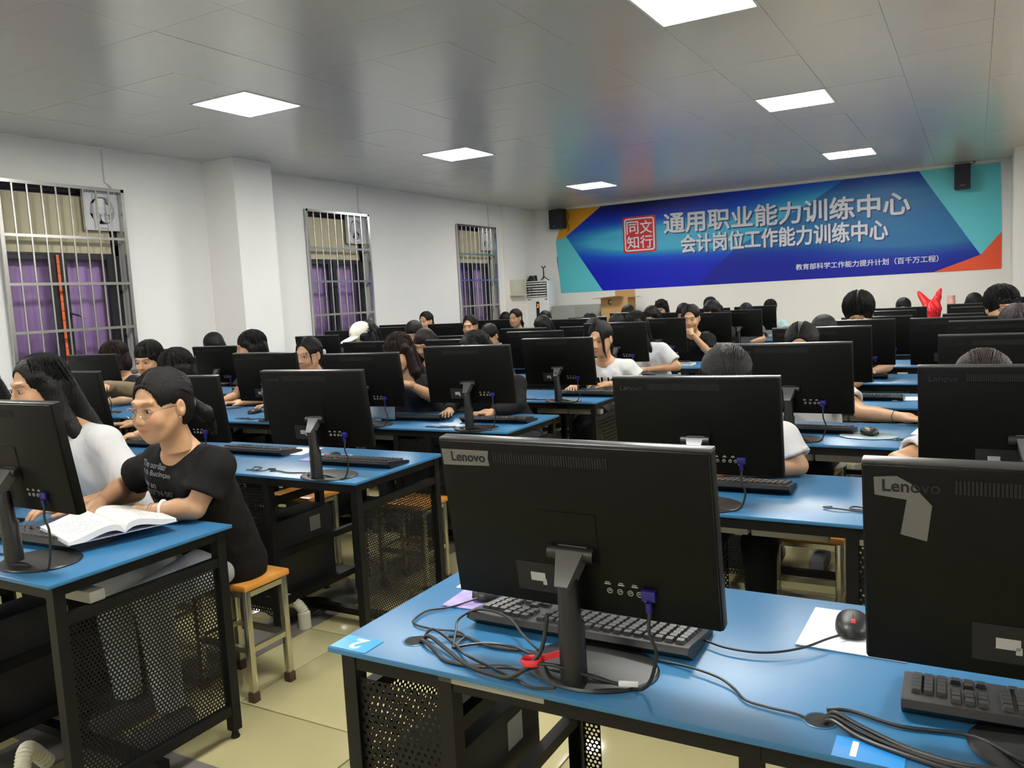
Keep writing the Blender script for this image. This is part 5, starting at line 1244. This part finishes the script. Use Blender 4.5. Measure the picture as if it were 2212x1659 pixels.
link('bag_body', np_mesh('bag_body', [(*_s.mesh(), 0)], [bagm]), BAG_T)
# --- open book
bk = thing('open_book', 'thick open textbook with curling white pages on the nearest left desk', 'book', (-2.50, 1.635, .785), 1.29)
def page_block(s):
    n = 14; top = []; bot = []
    for i in range(n+1):
        u = i/n; x = s*u*.165; z = .004+.030*math.sin(PI*min(1,u*1.05)**.6)*(1-u*.55)+.006; top.append((x, z if i else .008)); bot.append((x, max(.0, z-.020) if 0 < i else 0))
    poly = top+bot[::-1]
    return MB().prism(poly, -.15, .15, 'y')
pm_ = bpy.data.materials.new('printed_page'); pm_.use_nodes = True; nt = pm_.node_tree; pb = nt.nodes['Principled BSDF']; pb.inputs['Roughness'].default_value = .6
tc = nt.nodes.new('ShaderNodeTexCoord'); sp = nt.nodes.new('ShaderNodeSeparateXYZ'); nt.links.new(tc.outputs['Object'], sp.inputs[0])
ln = mth('LESS_THAN', mth('FRACT', mth('MULTIPLY', sp.outputs[1], 95.)), .42)
nz = nt.nodes.new('ShaderNodeTexNoise'); nz.inputs['Scale'].default_value = 170; nt.links.new(tc.outputs['Object'], nz.inputs[0])
ink = mth('MULTIPLY', ln, mth('GREATER_THAN', nz.outputs['Fac'], .47))
ax = mth('ABSOLUTE', sp.outputs[0]); inside = mth('MULTIPLY', mth('MULTIPLY', mth('GREATER_THAN', ax, .03), mth('LESS_THAN', ax, .165)), mth('LESS_THAN', mth('ABSOLUTE', sp.outputs[1]), .105))
geo = nt.nodes.new('ShaderNodeNewGeometry'); sn = nt.nodes.new('ShaderNodeSeparateXYZ'); nt.links.new(geo.outputs['Normal'], sn.inputs[0])
ink = mth('MULTIPLY', mth('MULTIPLY', ink, inside), mth('GREATER_THAN', sn.outputs[2], .3))
mx_ = nt.nodes.new('ShaderNodeMix'); mx_.data_type = 'RGBA'; mx_.inputs[6].default_value = (.80,.80,.80,1); mx_.inputs[7].default_value = (.30,.30,.31,1)
nt.links.new(ink, mx_.inputs[0]); nt.links.new(mx_.outputs[2], pb.inputs['Base Color'])
page_block(-1).build('page_block', pm_, bk); page_block(1).build('page_block', pm_, bk)
MB().box((-.168,-.152,-.0015),(.168,.152,.0)).build('cover', mat('book_cover', (.35,.36,.5), .5), bk)
# --- papers and small things on the desks
def sheet(lb, x, y, w_, h_, rz, z=.7515, m=None): tag(MB().box((0,0,0),(w_,h_,.002)).build('paper', m or whitem, loc=(x,y,z), rot=(0,0,rz), smooth=False), lb, 'paper')
sheet('white paper sheet behind the third row monitor, right block', -.42, 5.25, .21, .16, .2)
sheet('white sheet by the girl in the lettered white shirt', -2.42, 5.30, .20, .14, .1)
sheet('pink and white notebook under the long-haired aisle girl', -2.80, 6.50, .25, .16, .1, m=mat('pink_notebook', (.65,.42,.45), .6, noise=.5, nscale=40))
t = thing('spiral_notebook', 'thick white spiral notebook lying on the sixth row aisle desk', 'notebook', (-2.62, 7.50, .752))
MB().box((0,0,0),(.30,.16,.022),0,.002).build('pages', whitem, t); MB().box((-.004,-.004,.022),(.30,.16,.026)).build('cover', cabgrey, t)
t = thing('clear_mouse_pad', 'clear round-edged plastic mat with a mouse on the third row right desk', 'mouse pad', (-.42, 4.02, .7515)); MB().lathe([(0,0),(.11,0),(.115,.002),(.11,.004),(0,.004)], 24, (0,0), 0, 1.1, .8).build('mat', mat('clear_mat', (.35,.47,.50), .1), t)
mouse('small black mouse on the clear plastic mat', -.42, 4.05, .5, .7565)
